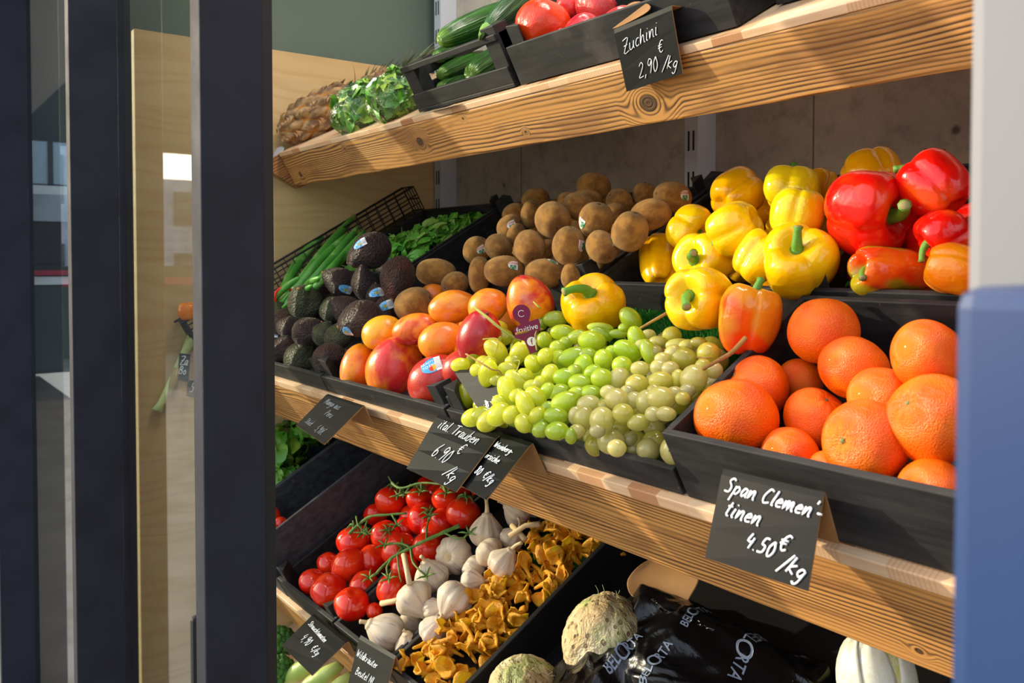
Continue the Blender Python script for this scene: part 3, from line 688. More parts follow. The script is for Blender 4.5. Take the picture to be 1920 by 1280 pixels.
# ------------------------------------------------------------ handwriting
G = {
'Z': (1.1, '0,1.7 1.1,1.75 .1,0 1.2,.05;.2,.9 .9,.95'), 'u': (1.0, '.1,1 .05,.2 .3,0 .75,.3 .9,1 .85,.2 1,0'), 'c': (.8, '.8,.9 .45,1 .1,.5 .3,0 .75,.1'),
'h': (.95, '.3,1.9 .1,.9 .02,0 .35,.8 .7,.95 .75,.1 .95,0'), 'i': (.45, '.25,1 .1,.1 .35,0;.36,1.45 .4,1.5'), 'n': (.95, '.1,1 .05,0 .4,.85 .75,.95 .75,.1 .95,0'),
'2': (.9, '.1,1.4 .45,1.8 .8,1.4 .5,.7 .05,0 .9,.05'), ',': (.3, '.2,.1 .05,-.35'), '.': (.3, '.1,.0 .14,.05'), '9': (.85, '.8,1.5 .4,1.8 .1,1.3 .4,.95 .8,1.5 .7,.6 .55,0'),
'0': (.8, '.5,1.7 .1,1.0 .2,.1 .5,0 .8,.7 .5,1.7'), '€': (1.1, '1.1,1.6 .7,1.8 .3,1.2 .3,.4 .6,.0 1.0,.2;0,1.1 .85,1.15;0,.75 .8,.8'), '/': (.7, '.85,2.0 0,-.5'),
'k': (.95, '.3,1.9 .05,0;.85,1.1 .15,.55 .9,0'), 'g': (.9, '.8,.9 .4,1 .1,.5 .4,.1 .75,.5 .8,.95 .65,-.5 .3,-.85 .05,-.6'), 't': (.6, '.4,1.6 .15,.2 .5,0;0,1.1 .6,1.15'),
'a': (.9, '.75,.9 .35,1 .08,.4 .3,0 .7,.5 .8,1 .72,.15 .95,0'), 'l': (.4, '.4,1.8 .1,.2 .35,0'), 'T': (1.1, '.0,1.7 1.2,1.8;.65,1.75 .4,0'), 'r': (.7, '.1,1 .05,0 .3,.8 .7,.95'),
'b': (.85, '.3,1.9 .05,.1 .5,.0 .8,.6 .5,.95 .15,.6'), 'e': (.8, '.1,.5 .7,.6 .5,1 .1,.6 .2,.05 .75,.1'), '6': (.85, '.7,1.8 .15,.9 .2,.05 .6,.1 .75,.6 .4,.9 .15,.5'),
'W': (1.4, '0,1.8 .25,0 .65,1.4 .8,0 1.4,1.8'), '-': (.6, '0,.6 .55,.6'), 's': (.7, '.7,.9 .3,1 .2,.7 .6,.35 .4,0 .0,.1'), 'S': (1.0, '1,1.6 .6,1.8 .2,1.4 .7,.8 .6,.1 .0,.1'),
'p': (.9, '.2,1 -.1,-.9;.15,.7 .5,1 .8,.6 .5,.05 .1,.2'), 'C': (1.1, '1.1,1.6 .6,1.75 .1,.8 .3,.05 1.0,.2'), 'm': (1.4, '.1,1 .05,0 .35,.9 .6,.95 .6,0 .9,.9 1.15,.95 1.15,.1 1.4,0'),
'4': (.9, '.35,1.7 .1,.8 .8,.85;.75,1.3 .55,0'), '5': (.9, '.9,1.75 .4,1.7 .25,1.0 .7,.9 .65,.15 .05,.05'), 'M': (1.4, '0,0 .3,1.7 .6,.5 1.1,1.7 1.2,0'), 'P': (1.0, '.2,1.7 0,0;.15,1.65 .8,1.5 .7,.9 .1,.8'),
'o': (.85, '.4,1 .08,.5 .35,0 .75,.45 .4,1'), 'd': (.9, '.7,.8 .35,1 .08,.4 .35,0 .7,.6 .95,1.9 .75,.1 .95,0'), 'B': (1.0, '.15,1.7 0,0;.15,1.65 .8,1.5 .6,1 .15,.9 .85,.7 .7,.1 0,0'),
'N': (1.1, '0,0 .2,1.7 .8,.1 1.1,1.75'), 'L': (.9, '.3,1.7 .1,0 .9,.05'), 'ä': (.9, '.75,.9 .35,1 .08,.4 .3,0 .7,.5 .8,1 .72,.15 .95,0;.35,1.4 .38,1.45;.75,1.4 .78,1.45'),
'ü': (1.0, '.1,1 .05,.2 .3,0 .75,.3 .9,1 .85,.2 1,0;.35,1.4 .38,1.45;.8,1.4 .83,1.45'), "'": (.3, '.2,2.0 .1,1.6'), 'f': (.6, '.7,1.7 .4,1.8 .2,1 .05,-.5;0,.9 .5,.95'), '8': (.9, '.7,1.5 .4,1.8 .15,1.4 .7,.6 .5,0 .15,.3 .8,1.5'),
}
def strokes(txt, slant=.28):
    out = []; x = 0
    for ch in txt:
        if ch == ' ': x += .8; continue
        wd, s = G[ch]
        for st in s.split(';'):
            pts = [tuple(float(q) for q in p.split(',')) for p in st.split()]
            out.append([(x + a + slant*b_, b_) for a, b_ in pts])
        x += wd + .22
    return out, x
def smooth_line(P, k=4):
    if len(P) < 3: return P
    out = []
    for i in range(len(P)-1):
        p0 = P[max(i-1, 0)]; p1 = P[i]; p2 = P[i+1]; p3 = P[min(i+2, len(P)-1)]
        for j in range(k):
            t = j/k
            out.append(tuple(.5*((2*b_)+(-a+c)*t+(2*a-5*b_+4*c-d)*t*t+(-a+3*b_-3*c+d)*t**3) for a, b_, c, d in zip(p0, p1, p2, p3)))
    out.append(tuple(P[-1])); return out
def price_card(T, q, Yf, lines, lab, flap=(.02, -.045), rad=.0007, mat='chalk', ybot=None, fixed=None, name='price_card'):
    """q: top-left, top-right, bottom-left, bottom-right as seen; the fold runs level at Yf, the front panel hangs from it"""
    TL, TR = onY(*q[0], Yf), onY(*q[1], Yf)
    if fixed: TL, TR, BL, BR = fixed
    else: BL, BR = onX(*q[2], TL.x), onX(*q[3], TR.x)
    nrm = (TR-TL).cross(BL-TL).normalized()
    if nrm.dot(EYE-TL) < 0: nrm = -nrm
    r = empty(name, lab, 'price card', Matrix.Translation((TL+TR)/2))
    O_ = (TL+TR)/2
    fl = V((0, flap[0], flap[1])); th = .0013
    rows = []
    rows.append((BL, BR)); 
    for k in (.33, .66, .93): rows.append((BL.lerp(TL, k), BR.lerp(TR, k)))
    fold = -nrm * .0015
    rows.append((TL + fold, TR + fold))
    if flap != (0, 0):
        rows.append((TL + fl*.12 - nrm*.002, TR + fl*.12 - nrm*.002)); rows.append((TL + fl, TR + fl))
    vs = []; R = len(rows)
    for i, (a, b_) in enumerate(rows):
        pa = rows[max(i-1, 0)]; pn = rows[min(i+1, R-1)]
        d = (pn[0]-pa[0]).normalized(); e = (b_-a).normalized(); nn = e.cross(d)
        if i <= R//2 and nn.dot(nrm) < 0: pass
        nn = nn if nn.dot(nrm if i < 4 else nn) > 0 else -nn
        if i >= 4:
            prev = rows[3]; base = vs_n
            nn = nn if nn.dot(base) > 0 else -nn
        vs_n = nn
        vs += [a-O_, b_-O_, a-O_-nn*th, b_-O_-nn*th]
    fs = []; mi = []
    for i in range(R-1):
        k = 4*i
        fs += [(k, k+1, k+5, k+4), (k+2, k+6, k+7, k+3), (k, k+4, k+6, k+2), (k+1, k+3, k+7, k+5)]; mi += [0, 1, 1, 1]
    fs += [(0, 2, 3, 1), (4*R-4, 4*R-3, 4*R-1, 4*R-2)]; mi += [1, 1]
    me = mesh('card', vs, fs, False, [M['tag'], M['kraft']]); me.polygons.foreach_set('material_index', mi)
    obj('card', me, r)
    up = ((TL-BL)+(TR-BR)).normalized(); ax = (TR-TL).normalized()
    for (txt, a, b_, size, ang) in lines:
        st, wd = strokes(txt); mb = MB()
        WD = (TR-TL).length; HT = (BL-TL).length
        ca, sa = cos(RAD(ang)), sin(RAD(ang))
        for s_ in st:
            pts = []
            for x, y in smooth_line(s_, 3):
                aa = a + (x*ca - y*sa)*size/WD; bb = b_ - (x*sa + y*ca)*size/HT
                q_ = TL.lerp(TR, aa).lerp(BL.lerp(BR, aa), bb); tb_ = (BL-TL).lerp(BR-TR, aa); n_ = (TR-TL).lerp(BR-BL, bb).cross(tb_).normalized()
                pts.append(q_ + (n_ if n_.dot(nrm) > 0 else -n_)*.0007 - O_)
            mb.tube(pts, rad, 5)
        mb.obj('handwriting', M[mat], r)
    return r
price_card(TOP, ((1150, 55), (1258, 10), (1175, 172), (1280, 138)), .733,
    [('Zuchini', .10, .42, .0085, 7), ('2,90', .28, .86, .0092, 4), ('€', .68, .60, .0072, 4), ('/kg', .70, .84, .0075, -10)],
    'dark card reading Zuchini 2,90 hung on the top shelf edge', flap=(.03, .0035), rad=.00055)
price_card(MID, ((1355, 878), (1545, 922), (1322, 1045), (1515, 1108)), .598,
    [("Span Clemen'-", .07, .24, .0071, -2), ('tinen', .12, .49, .0076, -2), ('4.50', .37, .76, .0076, -4), ('€', .68, .68, .0074, -4), ('/kg', .72, .86, .0074, -10)],
    'large dark card for clementines at 4.50 in front of the oranges', flap=(.022, -.045), rad=.0010)
price_card(MID, ((822, 775), (935, 815), (762, 878), (855, 922)), .618,
    [('ital. Trauben', .12, .22, .0080, -2), ('6.90', .28, .66, .0115, -4), ('€', .62, .48, .0085, -4), ('/kg', .66, .82, .0088, -18)],
    'dark card for ital. Trauben at 6.90 below the grapes', flap=(.015, -.03), rad=.0006)
price_card(MID, ((915, 803), (998, 829), (850, 902), (912, 937)), .624,
    [('Weinberg-', .36, .25, .0044, -3), ('irsiche', .34, .46, .0050, -3), ('80', .34, .74, .0062, -4), ('€/kg', .58, .74, .0058, -10)],
    'dark card reading Weinberg, tucked behind the Trauben card', flap=(.025, -.045), rad=.0006)
price_card(MID, ((614, 737), (683, 759), (555, 797), (608, 833)), .620,
    [('Mango aus', .14, .26, .0062, -2), ('Peru', .40, .50, .0066, -2), ('Stück', .14, .84, .0055, -2), ('5,90€', .52, .88, .0066, -2)],
    'smudged dark card for mangoes at the left of the middle shelf', flap=(.02, -.04), rad=.00035, mat='chalk_dim')
pc = price_card(LOW, ((589, 1149), (653, 1201), (528, 1210), (585, 1266)), .615,
    [('Strauchtomaten', .10, .28, .0052, -4), ('4,90', .22, .62, .0085, -4), ('€/kg', .56, .62, .0062, -8)],
    'dark card for Strauchtomaten in front of the vine tomatoes', flap=(.02, -.04), rad=.0006)
price_card(LOW, ((675, 1190), (741, 1229), (648, 1300), (714, 1335)), .612,
    [('Wildkräuter', .05, .34, .0062, -2), ('Beutel NL', .14, .62, .0068, -2)],
    'dark card reading Wildkräuter Beutel in front of the garlic', flap=(.015, -.04), rad=.0006)
# second line of the mango card is written brighter
# card leaning among the grapes
TL_ = MID.at(849, 693, .088); BL_ = MID.at(912, 790, .050); TR_ = MID.at(925, 690, .092); BR_ = MID.at(978, 782, .055)
price_card(MID, ((0, 0),)*4, .64, [('ital.ien', .16, .98, .0066, 62), ('Trauben', .38, .98, .0066, 62)],
    'dark card stuck between the left grapes and the mango crate', flap=(0, 0), rad=.0007, fixed=(TL_, TR_, BL_, BR_))

# added fill lamp, out of view, brightening the shelves and the pine panel
cl = empty('fill_lamp', 'unseen white panel lamp added under the ceiling to brighten the shelves', 'lamp', Matrix.Translation((-.7, .80, 2.97)))
bevelled(MB().box((-.6, -.12, -.03), (.6, .12, .03)).obj('lamp_body', M['metal_white'], cl, False), .004)
ld = bpy.data.lights.new('fill_light', 'AREA'); ld.shape = 'RECTANGLE'; ld.size = 1.1; ld.size_y = .22; ld.energy = 20; ld.color = (1, .93, .82)
lo_ = bpy.data.objects.new('fill_light', ld); link(lo_, cl); lo_.location = (0, 0, -.035)
# ------------------------------------------------------------ fruit and vegetable shapes (unit size, stem end on +z)
def shape(fn, nu=36, nv=24, name='m', mat=None):
    v, f = grid(fn, nu, nv); return mesh(name, v, f, True, [mat] if mat else None)
def sph(a, b): return V((sin(b)*cos(a), sin(b)*sin(a), cos(b)))
def lump(p, amp, sc, seed): return p * (1 + amp * nz(p, sc, seed))
def pepper_fn(seed, n=4, tall=1.0, taper=.12):
    rr = random.Random(seed); ph = rr.random()*6; la = [rr.uniform(.85, 1.12) for _ in range(n)]
    def fn(a, b):
        q = (a*n/(2*pi) + ph) % n; i = int(q); fr = q - i
        cr = abs(sin(pi*fr)) ** .42                       # 0 in a crease, 1 on a lobe
        lobe = la[i]*(.5-.5*cos(2*pi*fr)) + (la[i]+la[i-1])/2*.0 + 1*(.5+.5*cos(2*pi*fr))
        s = sin(b) ** .72; c = cos(b); t = (1-c)/2       # t: 0 stem end, 1 blossom end
        r = s * (.80 + .20*cr) * lobe * (1 - taper*t*t)
        z = (abs(c) ** .8) * (1 if c > 0 else -1) * tall
        dt = exp(-(r/.40)**2); z -= (.46*dt if c > 0 else -.30*exp(-(r/.34)**2)) * tall
        z += (.09 if c > 0 else -.08) * cr * s * abs(c)
        p = V((r*cos(a), r*sin(a), z)); return p + V((.05*nz(p, 1.2, seed), .05*nz(p, 1.2, seed+9), .03*nz(p, 1.5, seed+4)))
    return fn
def mango_fn(seed):
    def fn(a, b):
        p = sph(a, b); z = p.z
        p = V((p.x*(1-.06*z), p.y*.94*(1-.08*z), z)); p.x += .07*(1-z*z)*-1 + .03*z
        return lump(p, .05, 1.0, seed)
    return fn
def avo_fn(seed):
    def fn(a, b):
        p = sph(a, b); z = p.z; k = 1 - .30*max(0, z)**1.1*1.1
        p = V((p.x*k, p.y*k, z*1.08)); p = lump(p, .06, 1.1, seed); return lump(p, .022, 7, seed+3)
    return fn
def kiwi_fn(seed):
    def fn(a, b):
        p = sph(a, b); z = p.z; k = (1-abs(z)**2.6)**.5 if abs(z) < 1 else 0
        s = sin(b) ** .85; p = V((s*cos(a), s*sin(a), z*(1-.04*exp(-(s/.2)**2)))); return lump(p, .035, 1.2, seed)
    return fn
def orange_fn(seed):
    def fn(a, b):
        p = sph(a, b); s = sin(b); z = p.z*.90
        z -= .10*exp(-(s/.16)**2) if z > 0 else -.05*exp(-(s/.15)**2)
        w = .045*abs(sin(a*4.5+seed))*exp(-((s-.32)/.22)**2)*(1 if p.z > 0 else .2)
        p = V((p.x*(1-w), p.y*(1-w), z-w*.6)); return lump(p, .05, 1.1, seed)
    return fn
def tomato_fn(seed):
    def fn(a, b):
        p = sph(a, b); s = sin(b); z = p.z*.88; lob = 1+.025*cos(5*a+seed)*s
        z -= .13*exp(-(s/.22)**2) if z > 0 else 0
        return lump(V((p.x*lob, p.y*lob, z)), .04, 1.0, seed)
    return fn
def garlic_fn(seed, n=9):
    rr = random.Random(seed); off = rr.random()*6
    def fn(a, b):
        t = (1-cos(b))/2; z = cos(b); s = sin(b)
        cl = abs(sin((a+off)*n/2)) ** .6
        r = s**.85 * (.86+.14*cl*min(1, s*1.3))
        if z > .15:
            k = (z-.15)/.85; r *= (1-.50*k**.9); r = max(r, .0); z = .15 + k*1.15*.85
            if b < .45: r = .13 + .2*(b/.45)**2 if b > 0 else 0
        z2 = z if z > 0 else z*.82 + .14*exp(-(s/.25)**2)
        return lump(V((r*cos(a), r*sin(a), z2)), .07, 1.3, seed)
    return fn
def grape_fn(seed):
    return lambda a, b: lump(sph(a, b), .03, 1.1, seed)
def cuke_fn(seed, bend=.08):
    def fn(a, b):
        z = cos(b); s = sin(b)**.42; rib = 1+.03*cos(a*9)
        r = s*rib*(1-.08*max(0, -z)); x = bend*8*(1-z*z)
        return lump(V((r*cos(a)+x*.2, r*sin(a), z)), .03, 1.4, seed) if s > 0 else V((0, 0, z))
    return fn
def pom_fn(seed):
    def fn(a, b):
        p = sph(a, b); ang = 1+.03*cos(6*a); return lump(V((p.x*ang, p.y*ang, p.z*.92)), .07, 1.2, seed)
    return fn
def cel_fn(seed):
    def fn(a, b):
        p = sph(a, b); p = lump(p, .10, 1.3, seed); p = lump(p, .035, 5, seed+1); return lump(p, .015, 17, seed+2)
    return fn
def chant_mesh(seed):
    rr = random.Random(seed); nu = 28; vs = []
    prof = [(.10, 0), (.15, .15), (.17, .45), (.21, .75), (.30, 1.0), (.48, 1.22), (.72, 1.36), (.88, 1.36), (.93, 1.28)]
    prof2 = [(.86, 1.40), (.68, 1.42), (.45, 1.32), (.24, 1.10), (.08, .95)]
    off = rr.random()*9; asym = rr.uniform(.15, .4); lean = rr.uniform(-.5, .5); sq = rr.uniform(.6, .95)
    def P(r, z, a, top):
        k = max(0, r-.28)/.6; ru = k*(.20*sin(2*a+off) + .16*sin(3*a+off*2) + .06*sin(8*a+off*3))
        q = r*(1 + k*(asym*cos(a+off) + .22*nz((cos(a)*1.6, sin(a)*1.6, off), 1, seed))) + (.018*cos(a*14)*(0 if top else 1) if .2 < r < .85 else 0)
        return (q*cos(a)+lean*z*z*.45, q*sin(a)*(sq if r > .3 else 1), z+ru+(.03 if top else 0)-.75)
    for k, (r, z) in enumerate(prof): vs += [P(r, z, 2*pi*i/nu, 0) for i in range(nu)]
    for k, (r, z) in enumerate(prof2): vs += [P(r, z, 2*pi*i/nu, 1) for i in range(nu)]
    R = len(prof)+len(prof2)
    fs = [(j*nu+i, j*nu+(i+1) % nu, (j+1)*nu+(i+1) % nu, (j+1)*nu+i) for j in range(R-1) for i in range(nu)]
    fs += [tuple(range(nu-1, -1, -1)), tuple((R-1)*nu+i for i in range(nu))]
    return mesh('chanterelle', vs, fs, True, [M['chant']])

LIB = {}
for i in range(4):
    LIB['kiwi', i] = shape(kiwi_fn(i), 32, 22, 'kiwi', M['kiwi']); LIB['orange', i] = shape(orange_fn(i*3+1), 44, 32, 'orange', M['orange'])
    LIB['tomato', i] = shape(tomato_fn(i), 36, 24, 'tomato', M['tomato']); LIB['garlic', i] = shape(garlic_fn(i*5+2, 8+i), 54, 30, 'garlic_bulb', M['garlic'])
    LIB['mango', i] = shape(mango_fn(i), 36, 26, 'mango'); LIB['avo', i] = shape(avo_fn(i*2), 44, 32, 'avocado')
    LIB['chant', i] = chant_mesh(i*7+3); LIB['grape', i] = shape(grape_fn(i), 20, 14, 'grape')
for i in range(6): LIB['pep', i] = shape(pepper_fn(i*11+5, 4 if i % 3 else 3, [1.0, .95, 1.15, 1.0, 1.25, .9][i], [.15, .1, .25, .1, .3, .05][i]), 64, 36, 'bell_pepper')
def meshfor(kind, i, mat):
    k = (kind, i, mat)
    if k not in LIB:
        m = LIB[kind, i].copy(); m.materials.clear(); m.materials.append(M[mat]); LIB[k] = m
    return LIB[k]

BODIES = []
def body(name, me, Mx, lab, cat, group=None):
    o = bpy.data.objects.new(name, me); COL.objects.link(o); o.matrix_world = Mx
    return setp(o, lab, cat, group)
def sticker(root, Mx, me, u, v, w, h, rot, mat, name='sticker', text=None):
    """a paper sticker laid on the skin where the photo shows it; w, h half sizes in metres"""
    bvh = BVHTree.FromPolygons([Mx @ q.co for q in me.vertices], [tuple(p.vertices) for p in me.polygons])
    d = ray(u, v).normalized(); loc, nrm, *_ = bvh.ray_cast(EYE, d)
    if loc is None: return
    if nrm.dot(d) > 0: nrm = -nrm
    # smooth the normal with the ellipsoid centre direction
    nrm = (nrm + (loc - Mx.translation).normalized()).normalized()
    ex = (RT - nrm*RT.dot(nrm)).normalized(); ey = nrm.cross(ex)
    if ey.dot(UP) < 0: ey = -ey
    c, s = cos(RAD(rot)), sin(RAD(rot)); ax = ex*c + ey*s; ay = -ex*s + ey*c
    inv = Mx.inverted(); n = 9; vs = []; uvs = []
    def proj(a, b_, off):
        p = loc + ax*a + ay*b_ + nrm*.006; hit = bvh.ray_cast(p, -nrm)
        q = hit[0] if hit[0] is not None else p - nrm*.006
        return q + nrm*off
    for j in range(n):
        for i in range(n):
            a = -1+2*i/(n-1); b_ = -1+2*j/(n-1)
            k = 1.0 if a > .35 else sqrt(max(.12, 1-min(1, ((.35-a)/1.35))**2.4))
            vs.append(inv @ proj(a*w, b_*h*k, .0007)); uvs.append((a, b_*k))
    fs = [(j*n+i, j*n+i+1, (j+1)*n+i+1, (j+1)*n+i) for j in range(n-1) for i in range(n-1)]
    m = mesh(name, vs, fs, True, [M[mat]]); uvl = m.uv_layers.new(name='UVMap')
    for lp in m.loops: uvl.data[lp.index].uv = uvs[lp.vertex_index]
    o = obj(name, m, root)
    if text:
        for tx, ta, tb, sz in text:
            cu = bpy.data.curves.new('t', 'FONT'); cu.body = tx; cu.size = sz; cu.align_x = 'CENTER'
            to = bpy.data.objects.new('t', cu); tm = bpy.data.meshes.new_from_object(to)
            tv = [inv @ proj(ta + q.co.x, tb + q.co.y, .0011) for q in tm.vertices]
            tf = [tuple(p.vertices) for p in tm.polygons]; bpy.data.objects.remove(to)
            obj('lettering', mesh('lettering', tv, tf, False, [M['white_print']]), o)
def ell(T, u, v, rx, ry, h, jit=0, rnd=None, aspect=None):
    """centre, long axis and radii of an egg-shaped thing seen with half sizes rx, ry (pixels)"""
    p = T.at(u, v, h); s = depth(p)/F
    return p, rx*s, ry*s
def lobj(kind, i, mat, T, u, v, rl, rs, h, al, be, lab, cat, name, roll=0, group=None, flat_=1.0):
    """rl: half length in pixels along the stem axis, rs: half width"""
    p = T.at(u, v, h); s = depth(p)/F
    for _ in range(30):                      # keep it behind the front board it lies against
        q = T.M.inverted() @ p; R_ = min(rs, rl)*s
        wall = {'MID': .009 if q.y < .22 else .282, 'LOW': .008}.get(T.name, .02)
        if q.y - R_*.95 < wall and q.z - R_*.5 < (.058 if wall < .1 else .08) and not (T.name == 'MID' and .15 < q.y < .29 and q.x < -.58 and q.z > .075): 
            p = p + (p-EYE).normalized()*.004; s = depth(p)/F
        else: break
    Mx = place(iaxis(al, be), p, (rs*s, rs*s*flat_, rl*s), roll)
    me = meshfor(kind, i, mat) if mat else LIB[kind, i]
    o = body(name, me, Mx, lab, cat, group); BODIES.append([o, p.copy(), (rs*rs*rl)**(1/3)*s, T, V((0, 0, 0))])
    return o, Mx, me

# ---------------------------------------------------------------- kiwis
nub = MB().ball((0, 0, 0), (.12, .12, .05), 10, 6).mesh('kiwi_nub', [M['knub']])
def kiwi(u, v, rx, ry, h, lab, al=None, be=10, st=None, T=MID, k=[0]):
    k[0] += 1; i = k[0] % 4
    if al is None: al = 0 if rx >= ry else 90; al += random.uniform(-15, 15)
    rl, rs = max(rx, ry), min(rx, ry)
    if be > 40: rl = rs*1.2
    o, Mx, me = lobj('kiwi', i, None, T, u, v, rl, rs, h, al, be, lab, 'kiwi', 'kiwi', random.random()*6, 'kiwis on the middle shelf')
    c = bpy.data.objects.new('blossom_end', nub); link(c, o); c.matrix_local = Matrix.Translation((0, 0, .945))
    if st: sticker(o, Mx, me, st[0], st[1], .0085, .0075, st[2], 'st_kiwi')
KW = [
 (1113,350,33,27,.150,'kiwi at the very top back of the kiwi pile',None,10,None),
 (1065,376,20,17,.135,'small shaded kiwi at the back, left of the topmost one',0,20,None),
 (1098,380,33,25,.135,'kiwi half hidden right under the topmost kiwi',0,10,None),
 (1004,376,27,24,.120,'rear left kiwi at the left edge of the pile top',20,20,None),
 (966,404,24,24,.115,'kiwi hidden behind the stickered one at the left edge of the pile',30,20,None),
 (996,401,20,28,.125,'upright narrow kiwi near the top left of the pile',80,30,None),
 (957,427,26,25,.118,'kiwi with a white sticker high on the left slope of the pile',30,30,(959,421,25)),
 (1086,388,32,25,.140,'kiwi with a ruffled side behind the pile centre',160,10,None),
 (1037,412,34,36,.150,'big kiwi facing us with its round blossom end, pile centre',-75,62,None),
 (1162,378,27,24,.130,'dark kiwi at the back showing the rim of a sticker',150,30,(1135,378,80)),
 (1208,365,22,24,.120,'kiwi at the back right, left of the stickered end kiwi',90,20,None),
 (1261,369,38,29,.135,'rightmost kiwi with a sticker, high in the back corner',172,25,(1284,366,5)),
 (1220,402,39,30,.135,'kiwi lying on its side below the rightmost kiwi',15,10,None),
 (1153,400,20,20,.120,'kiwi wedged deep between the two large right kiwis',0,40,None),
 (1117,412,32,34,.145,'tall kiwi with a sticker on its left side, right of centre',80,30,(1090,419,75)),
 (1181,434,34,38,.130,'tall smooth kiwi by the right crate wall',75,20,None),
 (1128,463,35,29,.120,'kiwi with its stub end towards us, right front slope',-60,45,(1152,452,-70)),
 (1066,461,31,37,.130,'upright kiwi with a sticker on its right edge, front centre',85,15,(1091,461,80)),
 (993,463,30,36,.125,'tall fuzzy kiwi in the middle of the front slope',-80,50,None),
 (968,441,18,24,.110,'narrow kiwi squeezed in above the tall fuzzy one',70,40,None),
 (1029,468,20,22,.095,'kiwi deep in the shade between two front kiwis',0,20,None),
 (935,464,27,25,.108,'round kiwi left of the tall fuzzy one',-50,50,None),
 (893,469,25,27,.095,'leftmost kiwi of the pile with a white sticker',60,20,(902,468,25)),
 (899,515,21,35,.095,'upright kiwi at the left end of the front row',88,5,None),
 (946,508,39,29,.100,'lying kiwi with a green and red sticker in the front row',178,5,(962,497,0)),
 (1021,513,38,28,.095,'plain lying kiwi in the middle of the front row',-5,5,(1037,489,0)),
 (1072,516,20,26,.090,'front row kiwi partly behind the crate posts',80,10,None),
 (818,511,38,27,.100,'smooth lying kiwi left of the pile, above the mangoes',-4,5,None),
 (853,532,28,23,.088,'small kiwi end-on between the pile and the mangoes',205,45,None),
 (776,572,37,33,.085,'single brown kiwi lying between avocados and mangoes',25,20,None),
]
for a in KW: kiwi(*a[:6], al=a[6], be=a[7], st=a[8])

# ---------------------------------------------------------------- avocados
astem = MB().ball((0, 0, 0), (.10, .10, .06), 8, 6).mesh('avocado_stem', [M['avo_stem']])
def avo(u, v, rl, rs, h, al, be, mat, lab, st=None, k=[0]):
    k[0] += 1
    o, Mx, me = lobj('avo', k[0] % 4, mat, MID, u, v, rl, rs, h, al, be, lab, 'avocado', 'avocado', random.random()*6, 'avocados on the middle shelf')
    c = bpy.data.objects.new('stem_end', astem); link(c, o); c.matrix_local = Matrix.Translation((0, 0, 1.06))
    if st: sticker(o, Mx, me, st[0], st[1], st[4] if len(st) > 4 else .014, .0085, st[2], 'st_avo')
AV = [
 (518,592,26,27,.085,180,20,'avo_g','green-black avocado cut off by the dark window post',None),
 (571,565,36,33,.115,100,50,'avo_g','round green-black avocado below the spring onions',None),
 (692,471,42,34,.165,210,10,'avo_b','topmost dark brown avocado with a blue sticker',(674,457,25)),
 (637,528,34,27,.125,150,15,'avo_b','brown avocado left of centre with a large blue sticker',(648,542,-30)),
 (683,530,33,25,.120,95,25,'avo_b','upright wrinkled brown avocado in the middle',None),
 (745,522,42,34,.135,-100,30,'avo_r','large avocado with a red patch beside the lettuce crate',None),
 (725,500,24,16,.115,0,10,'avo_g','avocado almost hidden behind the red patched one',(729,488,30)),
 (705,556,24,19,.100,90,10,'avo_b','small avocado with a sticker under the red patched one',(706,548,20)),
 (736,573,32,25,.090,20,10,'avo_b','avocado by the single kiwi with a blue and white sticker',(722,573,22)),
 (651,582,33,28,.100,140,10,'avo_b','brown avocado behind the large wrinkled one',None),
 (676,598,42,37,.115,200,20,'avo_b','large wrinkled purple-brown avocado in front, next to the mangoes',(650,622,-75,0,.010)),
 (626,578,27,24,.090,30,10,'avo_g','green avocado below the large blue sticker',None),
 (545,613,26,21,.075,10,10,'avo_b','dark avocado deep in the middle row at the left',None),
 (577,619,30,26,.080,30,10,'avo_b','smooth blackish avocado in the middle of the crate',None),
 (608,625,24,23,.082,60,10,'avo_g','olive speckled avocado in the middle of the crate',None),
 (634,630,31,25,.080,60,20,'avo_g','green avocado against the mango crate wall',None),
 (517,655,32,27,.055,-30,30,'avo_g','front left avocado with its stem mark towards us',(508,630,10)),
 (565,669,35,31,.055,50,20,'avo_g','front avocado in the middle, olive brown',None),
 (618,668,31,27,.058,20,10,'avo_b','front right avocado behind the crate corner posts',None),
 (600,600,24,22,.062,20,10,'avo_b','avocado buried under the others in the centre',None),
]
for a in AV: avo(*a[:9], st=a[9])

